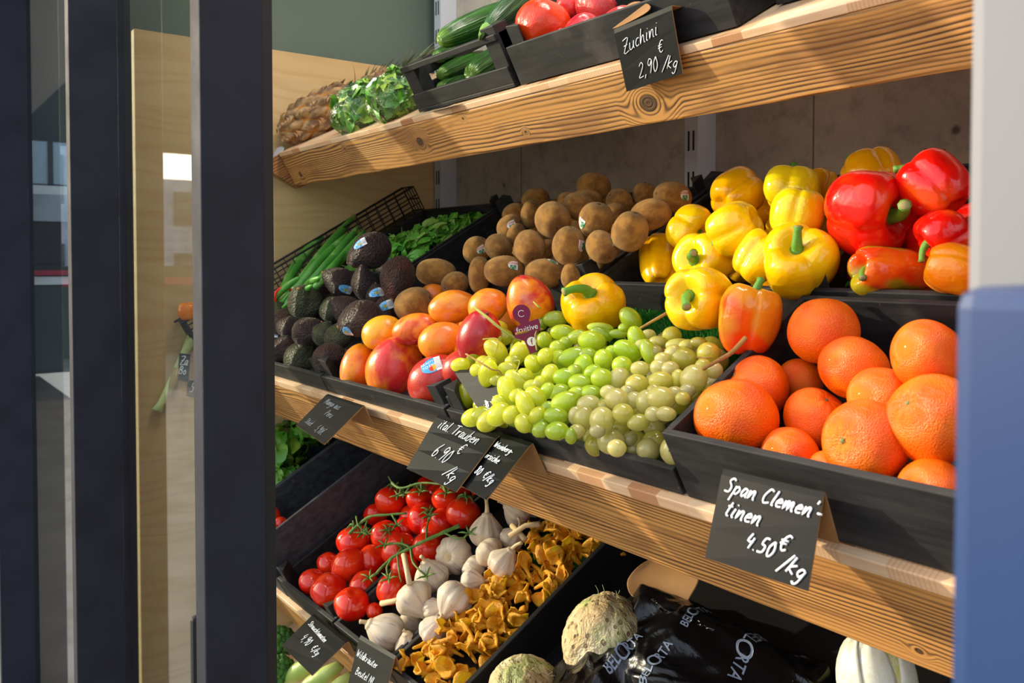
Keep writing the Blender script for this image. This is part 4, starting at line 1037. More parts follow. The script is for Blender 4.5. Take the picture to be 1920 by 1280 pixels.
# ---------------------------------------------------------------- mangoes
mstem = MB().ball((0, 0, 0), (.07, .07, .05), 8, 6).mesh('mango_stem', [M['knub']])
def mango(u, v, rl, rs, h, al, be, mat, lab, st=None, k=[0]):
    k[0] += 1; rl *= 1.04; rs *= 1.06
    o, Mx, me = lobj('mango', k[0] % 4, mat, MID, u, v, rl, rs, h, al, be, lab, 'mango', 'mango', random.random()*6, 'mangoes on the middle shelf')
    c = bpy.data.objects.new('stem_scar', mstem); link(c, o); c.matrix_local = Matrix.Translation((.05, 0, .985))
    if st: sticker(o, Mx, me, st[0], st[1], .0155, .013, st[2], 'st_mango', text=[('READY', -.005, .0035, .0068), ('TO EAT', -.003, -.0035, .0062)])
MG = [
 (672,690,45,34,.052,80,10,'mo','front left mango, plain orange'),
 (738,692,62,52,.062,70,15,'mro','big front mango, crimson above and orange below'),
 (820,716,56,46,.060,40,20,'mr','dark red front mango with a blue ready-to-eat sticker',(808,684,18)),
 (716,622,38,31,.085,25,10,'my','yellow orange mango behind the big front one'),
 (779,616,45,30,.090,15,15,'mro','mottled pink and orange mango in the second row'),
 (828,637,44,34,.085,20,15,'mo','orange mango in the middle with a small scar'),
 (898,632,52,42,.095,70,25,'mr','dark red mango with its stem scar up, left of the grapes'),
 (850,577,46,30,.100,10,10,'mo','orange pink mango in the back row'),
 (915,574,38,34,.108,30,15,'mo','orange mango in the back row behind the dark red one'),
 (992,569,54,44,.110,110,15,'mro','large orange and pink mango at the back right'),
 (811,553,25,22,.085,20,10,'mo','mango peeping out beneath the small kiwi'),
 (760,655,40,34,.045,20,10,'mo','mango buried behind the big front one'),
 (870,690,40,34,.045,20,10,'mr','red mango buried below the grapes'),
]
for a in MG: mango(*a[:8], a[8], st=a[9] if len(a) > 9 else None)

# ---------------------------------------------------------------- oranges
obut = MB().ball((0, 0, 0), (.055, .055, .03), 8, 6)
for k in range(5): obut.ball((.055*cos(k*1.257), .055*sin(k*1.257), -.004), (.028, .028, .014), 6, 4)
obut = obut.mesh('fruit_button', [M['ostem']])
def orange(u, v, r, h, al, be, lab, k=[0], sq=1.0):
    k[0] += 1
    o, Mx, me = lobj('orange', k[0] % 4, None, MID, u, v, r*sq, r, h, al, be, lab, 'orange', 'orange', random.random()*6, 'oranges in the crate')
    c = bpy.data.objects.new('stem_button', obut); link(c, o); c.matrix_local = Matrix.Translation((0, 0, .815))
for a in [
 (1543,621,69,.100,-60,-10,'topmost back orange resting against the rear board'),
 (1601,690,66,.088,60,-20,'orange in the middle, just right of the topmost one'),
 (1735,666,66,.095,10,0,'rear right orange with its stem end facing right'),
 (1419,727,64,.070,150,5,'orange at the left wall with its stem end facing left'),
 (1500,716,46,.048,20,-20,'shaded orange below the topmost one'),
 (1660,752,68,.060,60,20,'orange behind the front one with its stem scar up'),
 (1529,784,60,.040,75,35,'orange in the centre with a green stem button and star of grooves'),
 (1748,785,84,.070,150,20,'big orange cut off by the metal cover'),
 (1380,783,79,.062,-100,20,'front left orange with puckered stem end at its bottom'),
 (1623,830,82,.072,170,30,'largest front orange with a brown scar'),
 (1482,858,58,.034,30,-20,'low orange in the front gap, left one'),
 (1555,884,40,.020,30,-20,'small sliver of orange between the low one and the largest front one'),
 (1752,925,66,.034,30,-20,'low front orange at the far right'),
]: orange(*a[:6], a[6])

# ---------------------------------------------------------------- bell peppers
def pstem_mesh(seed, bend, length=1.0):
    rr = random.Random(seed); mb = MB(); a = rr.random()*6
    P = []; n = 9
    for i in range(n):
        t = i/(n-1); q = bend*t
        P.append(V((sin(q)*.62*t*cos(a)*length, sin(q)*.62*t*sin(a)*length, (.05 + .62*length*(t if bend < .6 else sin(min(q, 1.5))/bend*1.15)))))
    mb.tube(P, [.17*(1-.45*i/(n-1)) + (.045 if i == n-1 else 0) + (.10 if i == 0 else 0) for i in range(n)], 8, 0)
    k = 22; vs = [V((0, 0, .16))]
    for j, (r, z) in enumerate(((.16, .12), (.27, .03), (.36, .07))):
        for i in range(k):
            b_ = 2*pi*i/k; rr_ = r*(1+.14*cos(5*b_)*(j == 2)); vs.append(V((rr_*cos(b_), rr_*sin(b_), z+.02*cos(5*b_)*(j > 0))))
    fs = [(0, 1+i, 1+(i+1) % k) for i in range(k)] + [(1+j*k+i, 1+(j+1)*k+i, 1+(j+1)*k+(i+1) % k, 1+j*k+(i+1) % k) for j in range(2) for i in range(k)]
    mb.add(vs, fs)
    e = P[-1]; d = (P[-1]-P[-2]).normalized(); mb.tube([e-d*.005, e+d*.02], [.115, .10], 8, 1)
    return mb.mesh('pepper_stem', [M['pstem'], M['pstem_cut']])
STM = {}
def pepper(u, v, rx, ry, h, al, be, mat, lab, kind=0, bend=.9, roll=0, T=MID, sl=1.0):
    o, Mx, me = lobj('pep', kind, mat, T, u, v, ry, rx, h, al, be, lab, 'bell pepper', 'bell_pepper', roll, 'bell peppers on the middle shelf')
    key = (round(bend, 1), sl)
    if key not in STM: STM[key] = pstem_mesh(len(STM), bend, sl)
    c = bpy.data.objects.new('stem', STM[key]); link(c, o); tall = max(q.co.z for q in me.vertices)
    zc = sum(q.co.z for q in me.vertices if q.co.xy.length < .1 and q.co.z > 0) / max(1, len([1 for q in me.vertices if q.co.xy.length < .1 and q.co.z > 0]))
    sx = ry/rx
    c.matrix_local = Matrix.Translation((0, 0, zc-.03)) @ Matrix.Diagonal((1, 1, 1/sx, 1))
    return o
# u v  half-width  half-height  h  axis(view angle, towards us)
pepper(1635,330,58,50,.125,100,-30,'py2','yellow pepper half hidden at the very back behind the red ones',1)
pepper(1383,366,50,48,.130,30,-25,'py2','shaded yellow pepper at the back left, stem hidden behind it',3,.5)
pepper(1486,356,55,44,.130,75,-15,'pl','lemon yellow pepper at the back with an upright stem',5,.3)
pepper(1540,352,34,34,.100,75,-15,'py2','shaded yellow pepper between the upright one and the red ones',3,.3)
pepper(1495,398,54,50,.140,-100,-10,'pl','bright lemon pepper showing its two lobed bottom',1)
pepper(1292,428,46,34,.110,-35,35,'py','small yellow pepper at the left wall with its stem in the dimple',0,.4,0,MID,.35)
pepper(1378,428,54,50,.130,-150,-35,'py','smooth yellow pepper showing its lobed end, pile centre',1)
pepper(1236,492,42,57,.070,80,-50,'py2','tall smooth yellow pepper at the left wall of the crate',4)
pepper(1425,483,44,50,.095,55,15,'py','yellow pepper with an upright stem behind the open-faced one',0,.3)
pepper(1450,530,40,38,.060,-100,-20,'py2','yellow pepper low between the front ones',2)
pepper(1320,492,64,44,.100,165,35,'py','wide yellow pepper behind the big front one, stem to the left',3,.9,1.3)
pepper(1498,490,70,60,.105,120,48,'py','yellow pepper with its stem side open to us near the crate posts',0,.5,.6)
pepper(1560,500,50,50,.050,-60,-20,'py2','yellow pepper tucked behind the crate posts at the right',3)
pepper(1313,561,66,66,.115,168,45,'py','big front yellow pepper with a curved stem at its left',1,.9,.4)
pepper(1405,600,64,62,.100,80,5,'pro','smooth orange-red pepper leaning on the orange crate, stem up',2,.3)
pepper(1450,572,30,30,.075,60,-10,'pr','small red bulge of a pepper behind the orange-red one',3)
pepper(1113,573,64,52,.090,110,40,'py2','yellow pepper lying behind the grapes with a bent green stem',1,1.3,2.6,MID,1.3)
pepper(1750,348,60,62,.150,120,-30,'pr','red pepper at the back right corner of the pile',3)
pepper(1630,397,90,72,.150,-22,52,'pr','largest red pepper with a thick bent stem',0,1.2,5.2,MID,1.1)
pepper(1768,440,52,46,.110,-150,-10,'pr','small shiny red pepper at the right edge of the view',1)
pepper(1676,508,54,74,.090,176,8,'prg','orange and green flushed pepper lying with its stem to the left',2,1.2,2.0,MID,1.1)
pepper(1790,508,50,52,.085,-20,30,'po','orange pepper cut off by the white door edge',3,.4)
pepper(1608,532,34,24,.040,180,0,'pr','red pepper low behind the green flushed one',3)
pepper(1720,400,40,60,.080,60,-20,'pr','red pepper in the shade between the two large ones',3)
# ---------------------------------------------------------------- grapes
def bunch(nm, lab, mat, rows, hfun, stems, fillers, X, elong=1.0):
    r = empty(nm, lab, 'grapes', MID.M @ Matrix.Translation(X), 'grape bunches in the crate')
    inv = r.matrix_world.inverted(); ks = [meshfor('grape', i, mat) for i in range(4)]; n = 0; pts = []
    for (x, y, a, b_, ang) in rows:
        u, v = 840 + x/3.4286, 560 + y/3.4286
        h = hfun(x, y) + random.uniform(-.005, .005)
        p = MID.at(u, v, h)
        for _ in range(40):
            q = MID.M.inverted() @ p
            if q.y < .020 and q.z < .07: p = p + (p-EYE).normalized()*.003
            else: break
        s = depth(p)/F/3.4286
        Mx = place(iaxis(ang, random.uniform(0, 25)), p, (min(a, b_)*s*1.05, min(a, b_)*s*1.05, max(a, b_)*s*1.05), random.random()*6)
        o = bpy.data.objects.new('grape', ks[n % 4]); link(o, r); o.matrix_local = inv @ Mx; n += 1; pts.append((p, min(a, b_)*s))
    for (u0, v0, u1, v1, cnt, R) in fillers:
        for _ in range(cnt):
            t = random.random(); u = u0 + (u1-u0)*t + random.uniform(-14, 14); v = v0 + (v1-v0)*random.random()
            p = MID.at(u, v, random.uniform(.030, .055)); R_ = R*random.uniform(.85, 1.1)
            Mx = place(iaxis(random.uniform(0, 180), 10), p, (R_, R_, R_*elong), 0)
            o = bpy.data.objects.new('grape', ks[n % 4]); link(o, r); o.matrix_local = inv @ Mx; n += 1
    mb = MB()
    # little stalks from a buried main stem to the grapes
    for p, R_ in pts[::2]:
        c = p + NV*R_*.2; e = p - NV*R_*1.4 + V((random.uniform(-.01, .01), 0, 0))
        mb.tube([inv @ (c + TV*R_*.8), inv @ (c+TV*R_*1.15 - NV*R_*.6), inv @ e], .0009, 5)
    mb.obj('stalk', M['gstem'], r)
    for st, rad, mt in stems:
        P = [inv @ MID.at(840+x/3.4286, 560+y/3.4286, h) for x, y, h in st]
        P = [V(q) for q in smooth_line([tuple(q) for q in P], 4)]
        k = len(P); MB().tube(P, [rad*(1.25-.5*i/k) for i in range(k)], 7).obj('stem', M[mt], r)
    return r
GA = [(80,425,62,45,10),(172,350,80,57,80),(308,330,85,60,-40),(465,340,80,60,50),(190,460,50,45,0),(258,478,95,62,80),(545,418,60,50,-60),(625,370,57,50,60),(455,525,95,56,-30),
 (380,595,98,58,-70),(325,742,86,66,45),(497,680,92,56,-65),(565,630,78,55,-40),(485,800,62,56,-60),(405,745,62,50,60),(385,450,65,45,0),(310,525,42,35,0),(500,500,60,48,-40),
 (320,200,65,58,20),(345,245,75,55,0),(255,420,60,50,30),(585,550,55,42,80),(575,750,62,50,50),(655,490,72,55,70),(330,660,50,44,0),(225,405,50,40,20),(420,400,55,40,10),(300,270,55,40,10),(440,620,50,40,40),(540,560,55,40,10)]
GB = [(690,130,80,52,5),(740,218,82,52,-5),(620,265,52,50,90),(705,315,52,47,0),(835,245,68,45,15),(925,270,88,64,-5),(990,225,75,42,-20),(980,185,82,32,-5),(1000,390,66,60,90),(870,440,82,64,75),
 (800,375,102,60,20),(715,375,50,45,0),(1155,335,95,64,-25),(1175,130,86,60,-50),(1215,260,86,55,-70),(1290,340,86,50,-70),(1120,430,65,60,0),(750,505,76,58,10),(850,540,78,56,0),(990,510,70,62,0),
 (715,600,76,50,10),(755,660,95,62,20),(915,610,76,54,5),(695,750,76,54,0),(600,790,62,50,40),(600,840,62,46,30),(700,850,76,58,10),(590,90,55,50,0),(1095,225,62,30,0),(1060,340,50,42,0),(650,700,52,42,0),
 (790,880,52,40,90),(1130,190,36,34,0),(760,280,46,38,0),(590,160,50,45,0),(900,360,60,45,0),(810,470,55,45,40),(930,470,60,45,30),(640,590,55,45,60),(830,610,60,45,10)]
GC = [(1235,450,60,48,0),(1362,445,62,57,0),(1100,515,74,68,60),(1218,555,75,68,0),(1370,528,78,58,0),(1515,385,88,70,0),(1455,350,62,54,0),(1675,350,72,69,0),(1580,515,92,84,70),(1480,515,60,45,90),
 (1370,640,92,74,0),(1280,665,78,72,80),(1085,645,78,69,0),(1200,650,56,52,0),(1125,735,66,62,0),(990,780,85,78,80),(905,680,76,60,10),(875,770,82,68,80),(1100,848,66,62,0),(1225,795,72,52,10),(955,905,86,66,-10),
 (1085,960,60,55,0),(1195,970,78,58,80),(850,905,52,48,0),(820,750,60,46,80),(1400,740,65,46,0),(1320,740,52,46,0),(1440,235,60,56,0),(1490,300,88,45,0),(1380,390,52,46,0),(1350,280,60,42,0),(1710,460,56,52,0),
 (1510,640,48,42,0),(1610,280,52,34,0),(1290,230,46,34,0),(1540,590,50,42,0),(1030,600,52,44,0),(830,850,52,44,0),(1640,430,50,44,0),(1330,590,50,44,0),(1460,610,54,46,0),(1430,450,55,48,0),(1170,900,55,48,0),(1010,690,50,44,0),(960,850,50,44,0),(1160,600,54,46,0),(1545,300,60,40,0),(1250,300,50,38,0),(1330,340,50,42,0)]
bunch('grape_bunch', 'bunch of yellow green oblong grapes at the left of the grape crate', 'gy', GA, lambda x, y: .088 - max(0, y-650)*.00008,
  [([(175,60,.15),(260,125,.145),(370,215,.125),(470,275,.105)], .0017, 'gstem'), ([(115,355,.112),(200,405,.115),(285,455,.105),(330,462,.10),(350,500,.09)], .0010, 'gwood'), ([(200,70,.148),(300,170,.13),(430,245,.115)], .0008, 'gwood'), ([(225,260,.11),(320,260,.11),(300,360,.10)], .0007, 'gstem'), ([(440,470,.1),(460,400,.105),(425,400,.10)], .0007, 'gstem')],
  [(860,650,960,790,26,.0135)], (-1.0, .08, .02), 1.4)
bunch('grape_bunch', 'big bunch of bright green oblong grapes in the middle of the grape crate', 'gg', GB, lambda x, y: .084 - max(0, y-700)*.00006,
  [([(440,225,.135),(530,205,.12),(610,195,.11)], .0014, 'gwood'), ([(1440,75,.105),(1340,130,.105),(1235,190,.10)], .0018, 'gwood'), ([(570,330,.11),(560,230,.12),(600,140,.115)], .0007, 'gstem'), ([(590,60,.13),(550,20,.135)], .0010, 'gstem')],
  [(960,600,1160,800,46,.0135)], (-.85, .1, .02), 1.35)
bunch('grape_bunch', 'bunch of pale round grapes at the right of the grape crate', 'gp', GC, lambda x, y: .080 - max(0, y-700)*.00005,
  [([(1915,250,.105),(1830,340,.10),(1750,390,.10),(1660,440,.09),(1600,480,.075)], .0022, 'gwood'), ([(1600,375,.1),(1650,380,.105),(1700,380,.1)], .0007, 'gwood'), ([(1600,470,.08),(1450,540,.07),(1400,600,.07)], .0010, 'gwood'), ([(1250,300,.07),(1350,320,.075),(1480,350,.08)], .0012, 'gwood')],
  [(1080,640,1340,850,48,.014)], (-.7, .1, .02), 1.05)

# maroon brand label among the grapes
def plate(name, outline, T3, mat, parent=None, th=.0012):
    """outline in (a,b) metres mapped by T3(a, b, off) -> world"""
    n = len(outline); vs = [T3(a, b_, 0) for a, b_ in outline] + [T3(a, b_, -th) for a, b_ in outline]
    return vs, [tuple(range(n)), tuple(range(2*n-1, n-1, -1))] + [(i, (i+1) % n, n+(i+1) % n, n+i) for i in range(n)]
c0 = MID.at(988, 618, .125); s0 = depth(c0)/F
ax = iaxis(14, 5); ay = iaxis(100, 12); ay = (ay - ax*ay.dot(ax)).normalized(); an = ax.cross(ay)
if an.dot(EYE-c0) < 0: an = -an
def T3(a, b_, off): return V((ax*a + ay*b_)*s0 + an*off)
gl = empty('grape_label', 'maroon paper label reading fruitive standing in the green grapes', 'label', Matrix.Translation(c0))
out = [(-6,-48)] + [(-10,-20), (-26,-10), (-24,4), (-20,9)]
out += [(-9, 13)] + [(-2+17*cos(RAD(t)), 33+17*sin(RAD(t))) for t in range(238, -60, -20)] + [(7, 14), (26, 16), (27, 4), (24, -6), (14, -14), (12, -30), (8, -46)]
vs, fs = plate('p', out, T3, M['maroon']); obj('card', mesh('card', vs, fs, False, [M['maroon']]), gl)
mb = MB(); mb.tube([T3(-2+6*cos(RAD(t)), 33+6*sin(RAD(t)), .0006) for t in range(30, 330, 20)], .0004, 5); mb.obj('emblem', M['white_print'], gl)
mb = MB(); mb.add([T3(3+9*cos(RAD(t)), -24+9*sin(RAD(t)), .0006) for t in range(0, 360, 15)], [tuple(range(24))]); mb.obj('round_emblem', M['white_print'], gl)
def text3(body_, size, fn, mat, parent, name='lettering', bold=0):
    cu = bpy.data.curves.new('t', 'FONT'); cu.body = body_; cu.size = size; cu.align_x = 'CENTER'; cu.offset = bold
    to = bpy.data.objects.new('t', cu); tm = bpy.data.meshes.new_from_object(to)
    tv = [fn(q.co.x, q.co.y) for q in tm.vertices]; tf = [tuple(p.vertices) for p in tm.polygons]; bpy.data.objects.remove(to)
    return obj(name, mesh(name, tv, tf, False, [mat]), parent)
text3('fruitive', 15, lambda a, b_: T3(a*.98 + 1, b_*1.0 - 2, .0007), M['white_print'], gl)
text3('f', 17, lambda a, b_: T3(a + 3, b_ - 30, .0009), M['maroon'], gl)

# ---------------------------------------------------------------- artificial turf mats
def turf(T, x0, x1, s0, s1, h, n, lab, tall=.010):
    rr = random.Random(5); vs = [(x0,s0,h), (x1,s0,h), (x1,s1,h), (x0,s1,h)]; fs = [(0,1,2,3)]
    for _ in range(n):
        x = rr.uniform(x0, x1); y = rr.uniform(s0, s1); a = rr.random()*pi; l = tall*rr.uniform(.6, 1.1); dx, dy = cos(a)*.0011, sin(a)*.0011
        ox, oy = rr.uniform(-.5, .5)*l, rr.uniform(-.5, .5)*l; k = len(vs)
        vs += [(x-dx, y-dy, h), (x+dx, y+dy, h), (x+ox, y+oy, h+l)]; fs.append((k, k+1, k+2))
    me = mesh('turf_mat', vs, fs, False, [M['turf']]); o = obj('turf_mat', me); o.matrix_world = T.M
    return setp(o, lab, 'turf mat', None, 'stuff')
turf(MID, -.99, -.63, .15, .30, .035, 22000, 'green artificial turf behind the grapes')
turf(LOW, -1.145, -1.0, .27, .50, .04, 7000, 'green artificial turf at the back of the mushroom crate')
turf(MID, -1.0, -.965, .26, .295, .07, 1500, 'small patch of green turf behind the mangoes')

# ---------------------------------------------------------------- tomatoes
def calyx(parent, me_z, seed):
    key = ('cal', seed % 3)
    if key not in LIB:
        mb = MB(); rr = random.Random(seed)
        for k in range(6):
            a = 2*pi*k/6 + rr.uniform(-.2, .2); P = []
            for j in range(6):
                t = j/5; P.append(V((cos(a)*t*.62, sin(a)*t*.62, .86 - .25*t*t + .18*sin(t*pi) + rr.uniform(0, .05))))
            mb.tube(P, [.07, .075, .065, .05, .03, .008], 5)
        mb.tube([(0, 0, .82), (.04, 0, 1.05), (.12, .03, 1.28)], [.07, .06, .05], 6)
        LIB[key] = mb.mesh('calyx', [M['vine']])
    o = bpy.data.objects.new('calyx', LIB[key]); link(o, parent); return o
def tomato(u, v, r, h, al, be, lab, cal=False, k=[0], T=LOW, sq=1.0):
    k[0] += 1
    o, Mx, me = lobj('tomato', k[0] % 4, None, T, u, v, r*sq, r, h, al, be, lab, 'tomato', 'tomato', random.random()*6, 'tomatoes on the lower shelf')
    if cal: calyx(o, .8, k[0])
    return o
for a in [
 (731,938,29,.075,70,-5,'tomato at the back left under the upper green vine',True),
 (785,935,25,.085,80,0,'second tomato from the left in the back row',True),
 (835,935,26,.090,80,0,'tomato in the back row below the Trauben card',True),
 (868,961,32,.080,80,5,'large tomato at the back right next to the garlic',True),
 (796,974,33,.070,60,40,'tomato in the middle with a dark star of leaves on it',True),
 (662,1015,31,.070,85,5,'tomato on the left edge, rear one of the left row',True),
 (655,1060,34,.062,-50,45,'tomato with a pale blossom spot, left centre',False),
 (587,1091,27,.045,70,0,'leftmost tomato of the crate',False),
 (617,1106,34,.050,90,30,'big plain tomato second from the left in front',False),
 (660,1132,33,.048,80,20,'front tomato next to the triangular corner post',False),
 (684,1101,31,.060,20,30,'tomato just behind the front one in the centre',False),
 (733,1104,30,.062,150,20,'right front tomato beside the garlic stalks',False),
 (722,1003,28,.070,60,50,'tomato under the spread green star in the centre left',True),
 (750,1032,34,.066,60,60,'tomato beneath the middle of the vine',True),
 (801,1027,29,.072,60,30,'tomato right of the vine centre near the garlic',False),
 (616,1056,22,.048,60,30,'small tomato peeping out behind the left pair',False),
 (702,1145,16,.035,60,30,'small red bit of tomato by the corner post',False),
 (760,990,22,.060,60,30,'shaded tomato in the middle of the pile',False),
 (830,975,23,.066,60,30,'tomato behind the one with the dark star',False),
 (700,1050,30,.045,60,30,'tomato buried in the middle of the crate',False),
 (760,1065,28,.048,60,30,'tomato under the lower vine twigs',False),
 (812,1000,25,.052,60,30,'tomato buried beside the garlic crate',False),
]: tomato(*a[:6], a[6], a[7])
for a in [(507,966,20,.110,60,0,'upper cherry tomato beside the window post'), (527,981,14,.095,60,0,'right cherry tomato in the tall grey crate'), (508,994,18,.080,60,0,'lower cherry tomato beside the window post')]:
    tomato(*a[:6], a[6])
def vine(rows, lab):
    r = empty('tomato_vine', lab, 'vine', LOW.M); inv = LOW.M.inverted()
    for P, rad, leafy in rows:
        Q = [inv @ LOW.at(x, y, h) for x, y, h in P]; Q = [V(q) for q in smooth_line([tuple(q) for q in Q], 4)]
        k = len(Q); mb = MB().tube(Q, [rad*(1.15-.5*i/k)*(1+.15*sin(i*2.1)) for i in range(k)], 7)
        if leafy:
            e = Q[-1]; 
            for j in range(5):
                a = RAD(j*72+rad*9e4); d = V((cos(a), sin(a)*.7, .35)); mb.tube([e, e+d*.012, e+d*.024+V((0, 0, -.004))], [.0016, .0018, .0004], 5)
        mb.obj('stem', M['vine'], r)
    return r
vine([([(655,960+40,.105),(690,970,.115),(725,965,.112),(762,962,.105)], .0030, False), ([(668,968,.12),(672,985,.115),(690,1000,.11)], .0016, True), ([(690,972,.112),(680,1000,.11)], .0016, True), ([(735,965,.11),(745,985,.11)], .0016, True)],
     'upper left green tomato vine lying across the pile')
vine([([(862,985,.110),(832,998,.115),(800,1012,.115),(770,1027,.112),(735,1045,.105),(705,1075,.10)], .0032, False), ([(800,1012,.115),(800,990,.115),(806,968,.11)], .0020, True), ([(770,1027,.112),(750,1018,.115),(722,1022,.11)], .0020, True),
      ([(770,1027,.112),(775,1055,.105),(800,1080,.10)], .0020, True), ([(735,1045,.105),(725,1065,.10),(730,1085,.10)], .0020, True), ([(705,1075,.10),(694,1083,.095)], .0022, True), ([(832,998,.115),(860,1010,.11),(880,1000,.105)], .0016, True), ([(745,1040,.108),(748,1070,.1),(752,1090,.095)], .0016, False)],
     'large green tomato vine in the middle of the pile')
vine([([(735,905,.125),(752,915,.125),(790,905,.13),(830,908,.128)], .0026, False), ([(752,915,.125),(748,930,.115)], .0018, True), ([(735,905,.125),(728,893,.125)], .0012, False), ([(790,905,.13),(790,922,.115)], .0018, True), ([(770,908,.128),(760,925,.115)], .0018, True), ([(830,908,.128),(838,925,.115)], .0018, True)],
     'green tomato vine at the back under the Trauben card')

# ---------------------------------------------------------------- garlic
def garlic(u, v, r, h, al, be, lab, stalk=.9, bend=.3, k=[0]):
    k[0] += 1; rr = random.Random(k[0])
    o, Mx, me = lobj('garlic', k[0] % 4, None, LOW, u, v, r, r, h, al, be, lab, 'garlic', 'garlic_bulb', rr.random()*6, 'garlic bulbs in the narrow crate')
    if stalk:
        P = [V((bend*(j/5)**2*stalk, bend*.4*(j/5)**2, 1.0+stalk*j/5)) for j in range(6)]
        MB().tube([(0, 0, .9)] + P, [.20, .17, .13, .11, .10, .10, .115], 8).obj('stalk', M['gstalk'], o)
    z = MB().ball((0, 0, -.68), (.30, .30, .06), 12, 6).obj('root_plate', M['gstalk'], o)
for a in [
 (912,998,34,.095,88,0,'garlic bulb standing upright with a tall neck at the back',1.0,.1),
 (972,962,29,.085,150,-20,'garlic bulb at the very back by the lower edge of the beam',.5,.4),
 (852,1040,37,.088,-20,-65,'round garlic bulb turned with its root plate towards us',.3,.1),
 (918,1036,29,.080,-30,30,'pinkish garlic bulb right of the round one',.4,.3),
 (944,1055,30,.078,60,10,'long pale garlic bulb against the right crate wall',.9,.4),
 (809,1080,33,.078,110,15,'purple striped garlic bulb left of centre',.5,.3),
 (890,1066,26,.060,-30,20,'garlic bulb hidden below the round one',.3,.3),
 (777,1123,37,.075,-40,30,'garlic bulb split open between two cloves, front left',.7,.2),
 (853,1122,36,.070,-125,10,'large white garlic bulb in the middle right',.8,.2),
 (724,1186,38,.052,150,5,'front left garlic bulb with grey purple stripes',.4,.3),
 (812,1180,27,.048,60,20,'pale garlic bulb at the front right',.6,.3),
 (767,1213,28,.036,100,10,'lowest garlic bulb at the front corner',.3,.3),
 (884,1090,24,.062,10,20,'small purple tinged garlic bulb by the right wall',.9,.3),
 (768,1165,25,.045,-30,20,'cream garlic bulb buried behind the front left one',.9,.3),
 (815,1145,24,.050,30,20,'garlic bulb buried in the middle front',.9,.3),
 (960,1010,24,.070,60,20,'small garlic bulb at the back right near the stalks',1.1,.5),
]: garlic(*a)
for P, lab in [([(757,1040,.125),(762,1065,.12),(768,1095,.11)], 'cut garlic stalk sticking up beside the tomatoes'), ([(715,1131,.085),(740,1126,.09),(762,1118,.095)], 'cut garlic stalk pointing left over the crate wall'),
               ([(955,1005,.115),(985,985,.12),(1012,982,.12)], 'dry garlic stalk at the back of the garlic crate'), ([(960,985,.11),(975,1000,.11),(985,1012,.105)], 'short dry garlic stalk below the long one')]:
    mb = MB(); Q = [LOW.at(*q) for q in P]; o = mb.tube([q-Q[0] for q in Q], [.0048, .0043, .0050], 8).obj('garlic_stalk', M['gstalk']); o.location = Q[0]; setp(o, lab, 'garlic stalk')

# ---------------------------------------------------------------- chanterelles
rr = random.Random(21); n = 0
inv = LOW.M.inverted()
for ring in range(190):
    s_ = .022 + .455*((ring+.5)/190); x = rr.uniform(-1.142, -.996)
    hgt = .042 + .022*sin(pi*(x+1.15)/.155) + rr.uniform(-.016, .012)
    z = rr.uniform(.013, .0195)
    d = V((rr.uniform(-1, 1), rr.uniform(-1, .6), rr.uniform(-.3, 1.0))).normalized()
    Mx = place(LOW.M.to_3x3() @ d, LOW.w(x, s_, hgt), (z, z, z*1.45), rr.random()*6)
    where = 'at the front end' if s_ < .17 else ('in the middle' if s_ < .32 else 'at the back end')
    body('chanterelle', LIB['chant', ring % 4], Mx, 'orange chanterelle mushroom %s of the heap in the narrow crate' % where, 'mushroom', 'chanterelles heaped %s of the crate' % where)

# ---------------------------------------------------------------- celeriac, bag, chicory, kraft cards
def cel(u, v, rx, ry, h, al, be, seed, lab):
    me = shape(cel_fn(seed), 90, 60, 'celeriac', M['celeriac']); p = LOW.at(u, v, h); s = depth(p)/F
    o = body('celeriac', me, place(iaxis(al, be), p, (rx*s, rx*s, ry*s)), lab, 'celeriac')
    mb = MB(); r2 = random.Random(seed)
    for k in range(9):
        a = r2.uniform(0, 6.28); b_ = r2.uniform(.1, .5); q = V((sin(b_)*cos(a), sin(b_)*sin(a), cos(b_)))*1.0
        e = q + V((r2.uniform(-.2, .2), r2.uniform(-.2, .2), r2.uniform(.02, .2))); mb.tube([q*.95, (q+e)/2+V((.05, 0, 0)), e], [.010, .006, .003], 4)
    mb.obj('root_hair', M['root'], o)
cel(1138, 1205, 88, 92, .085, 75, 10, 4, 'large knobbly celeriac standing in the black crate')
cel(990, 1305, 78, 60, .065, 60, 30, 9, 'celeriac at the bottom edge of the view, mostly cut off')

bx0, bx1, bs0, bs1 = -.895, -.575, .02, .31
def bag_h(x, s_):
    a = (x-bx0)/(bx1-bx0); b_ = (s_-bs0)/(bs1-bs0)
    e = max(0, min(1, 9*a*(1-a)*.5))*max(0, min(1, 7*b_*(1-b_)))
    h = .035 + .080*e**.6*(.75+.25*sin(a*3+.5))
    w_ = nz((x*9, s_*9, 0), 1, 3); w2 = 1-abs(nz((x*16+w_, s_*7, 1), 1, 5))*2; w3 = 1-abs(nz((x*8, s_*26+w_*2, 2), 1, 8))*2
    f = 1-abs(nz((x*33+w_*3, s_*33, 4), 1, 2))*2
    return h + .016*w_ + .016*w2 + .010*w3 + .004*f - .01
nx, ny = 150, 100; vs = []; fs = []
for j in range(ny):
    for i in range(nx):
        a, b_ = i/(nx-1), j/(ny-1); x = bx0+(bx1-bx0)*a + .02*sin(b_*7)*(a < .2); s_ = bs0+(bs1-bs0)*b_ + .015*sin(a*9)*(b_ > .8)
        vs.append((x, s_, bag_h(x, s_) if 0 < i < nx-1 and 0 < j < ny-1 else .02))
fs = [(j*nx+i, j*nx+i+1, (j+1)*nx+i+1, (j+1)*nx+i) for j in range(ny-1) for i in range(nx-1)]
k = len(vs); per = [i for i in range(nx)] + [j*nx+nx-1 for j in range(1, ny)] + [(ny-1)*nx+i for i in range(nx-2, -1, -1)] + [j*nx for j in range(ny-2, 0, -1)]
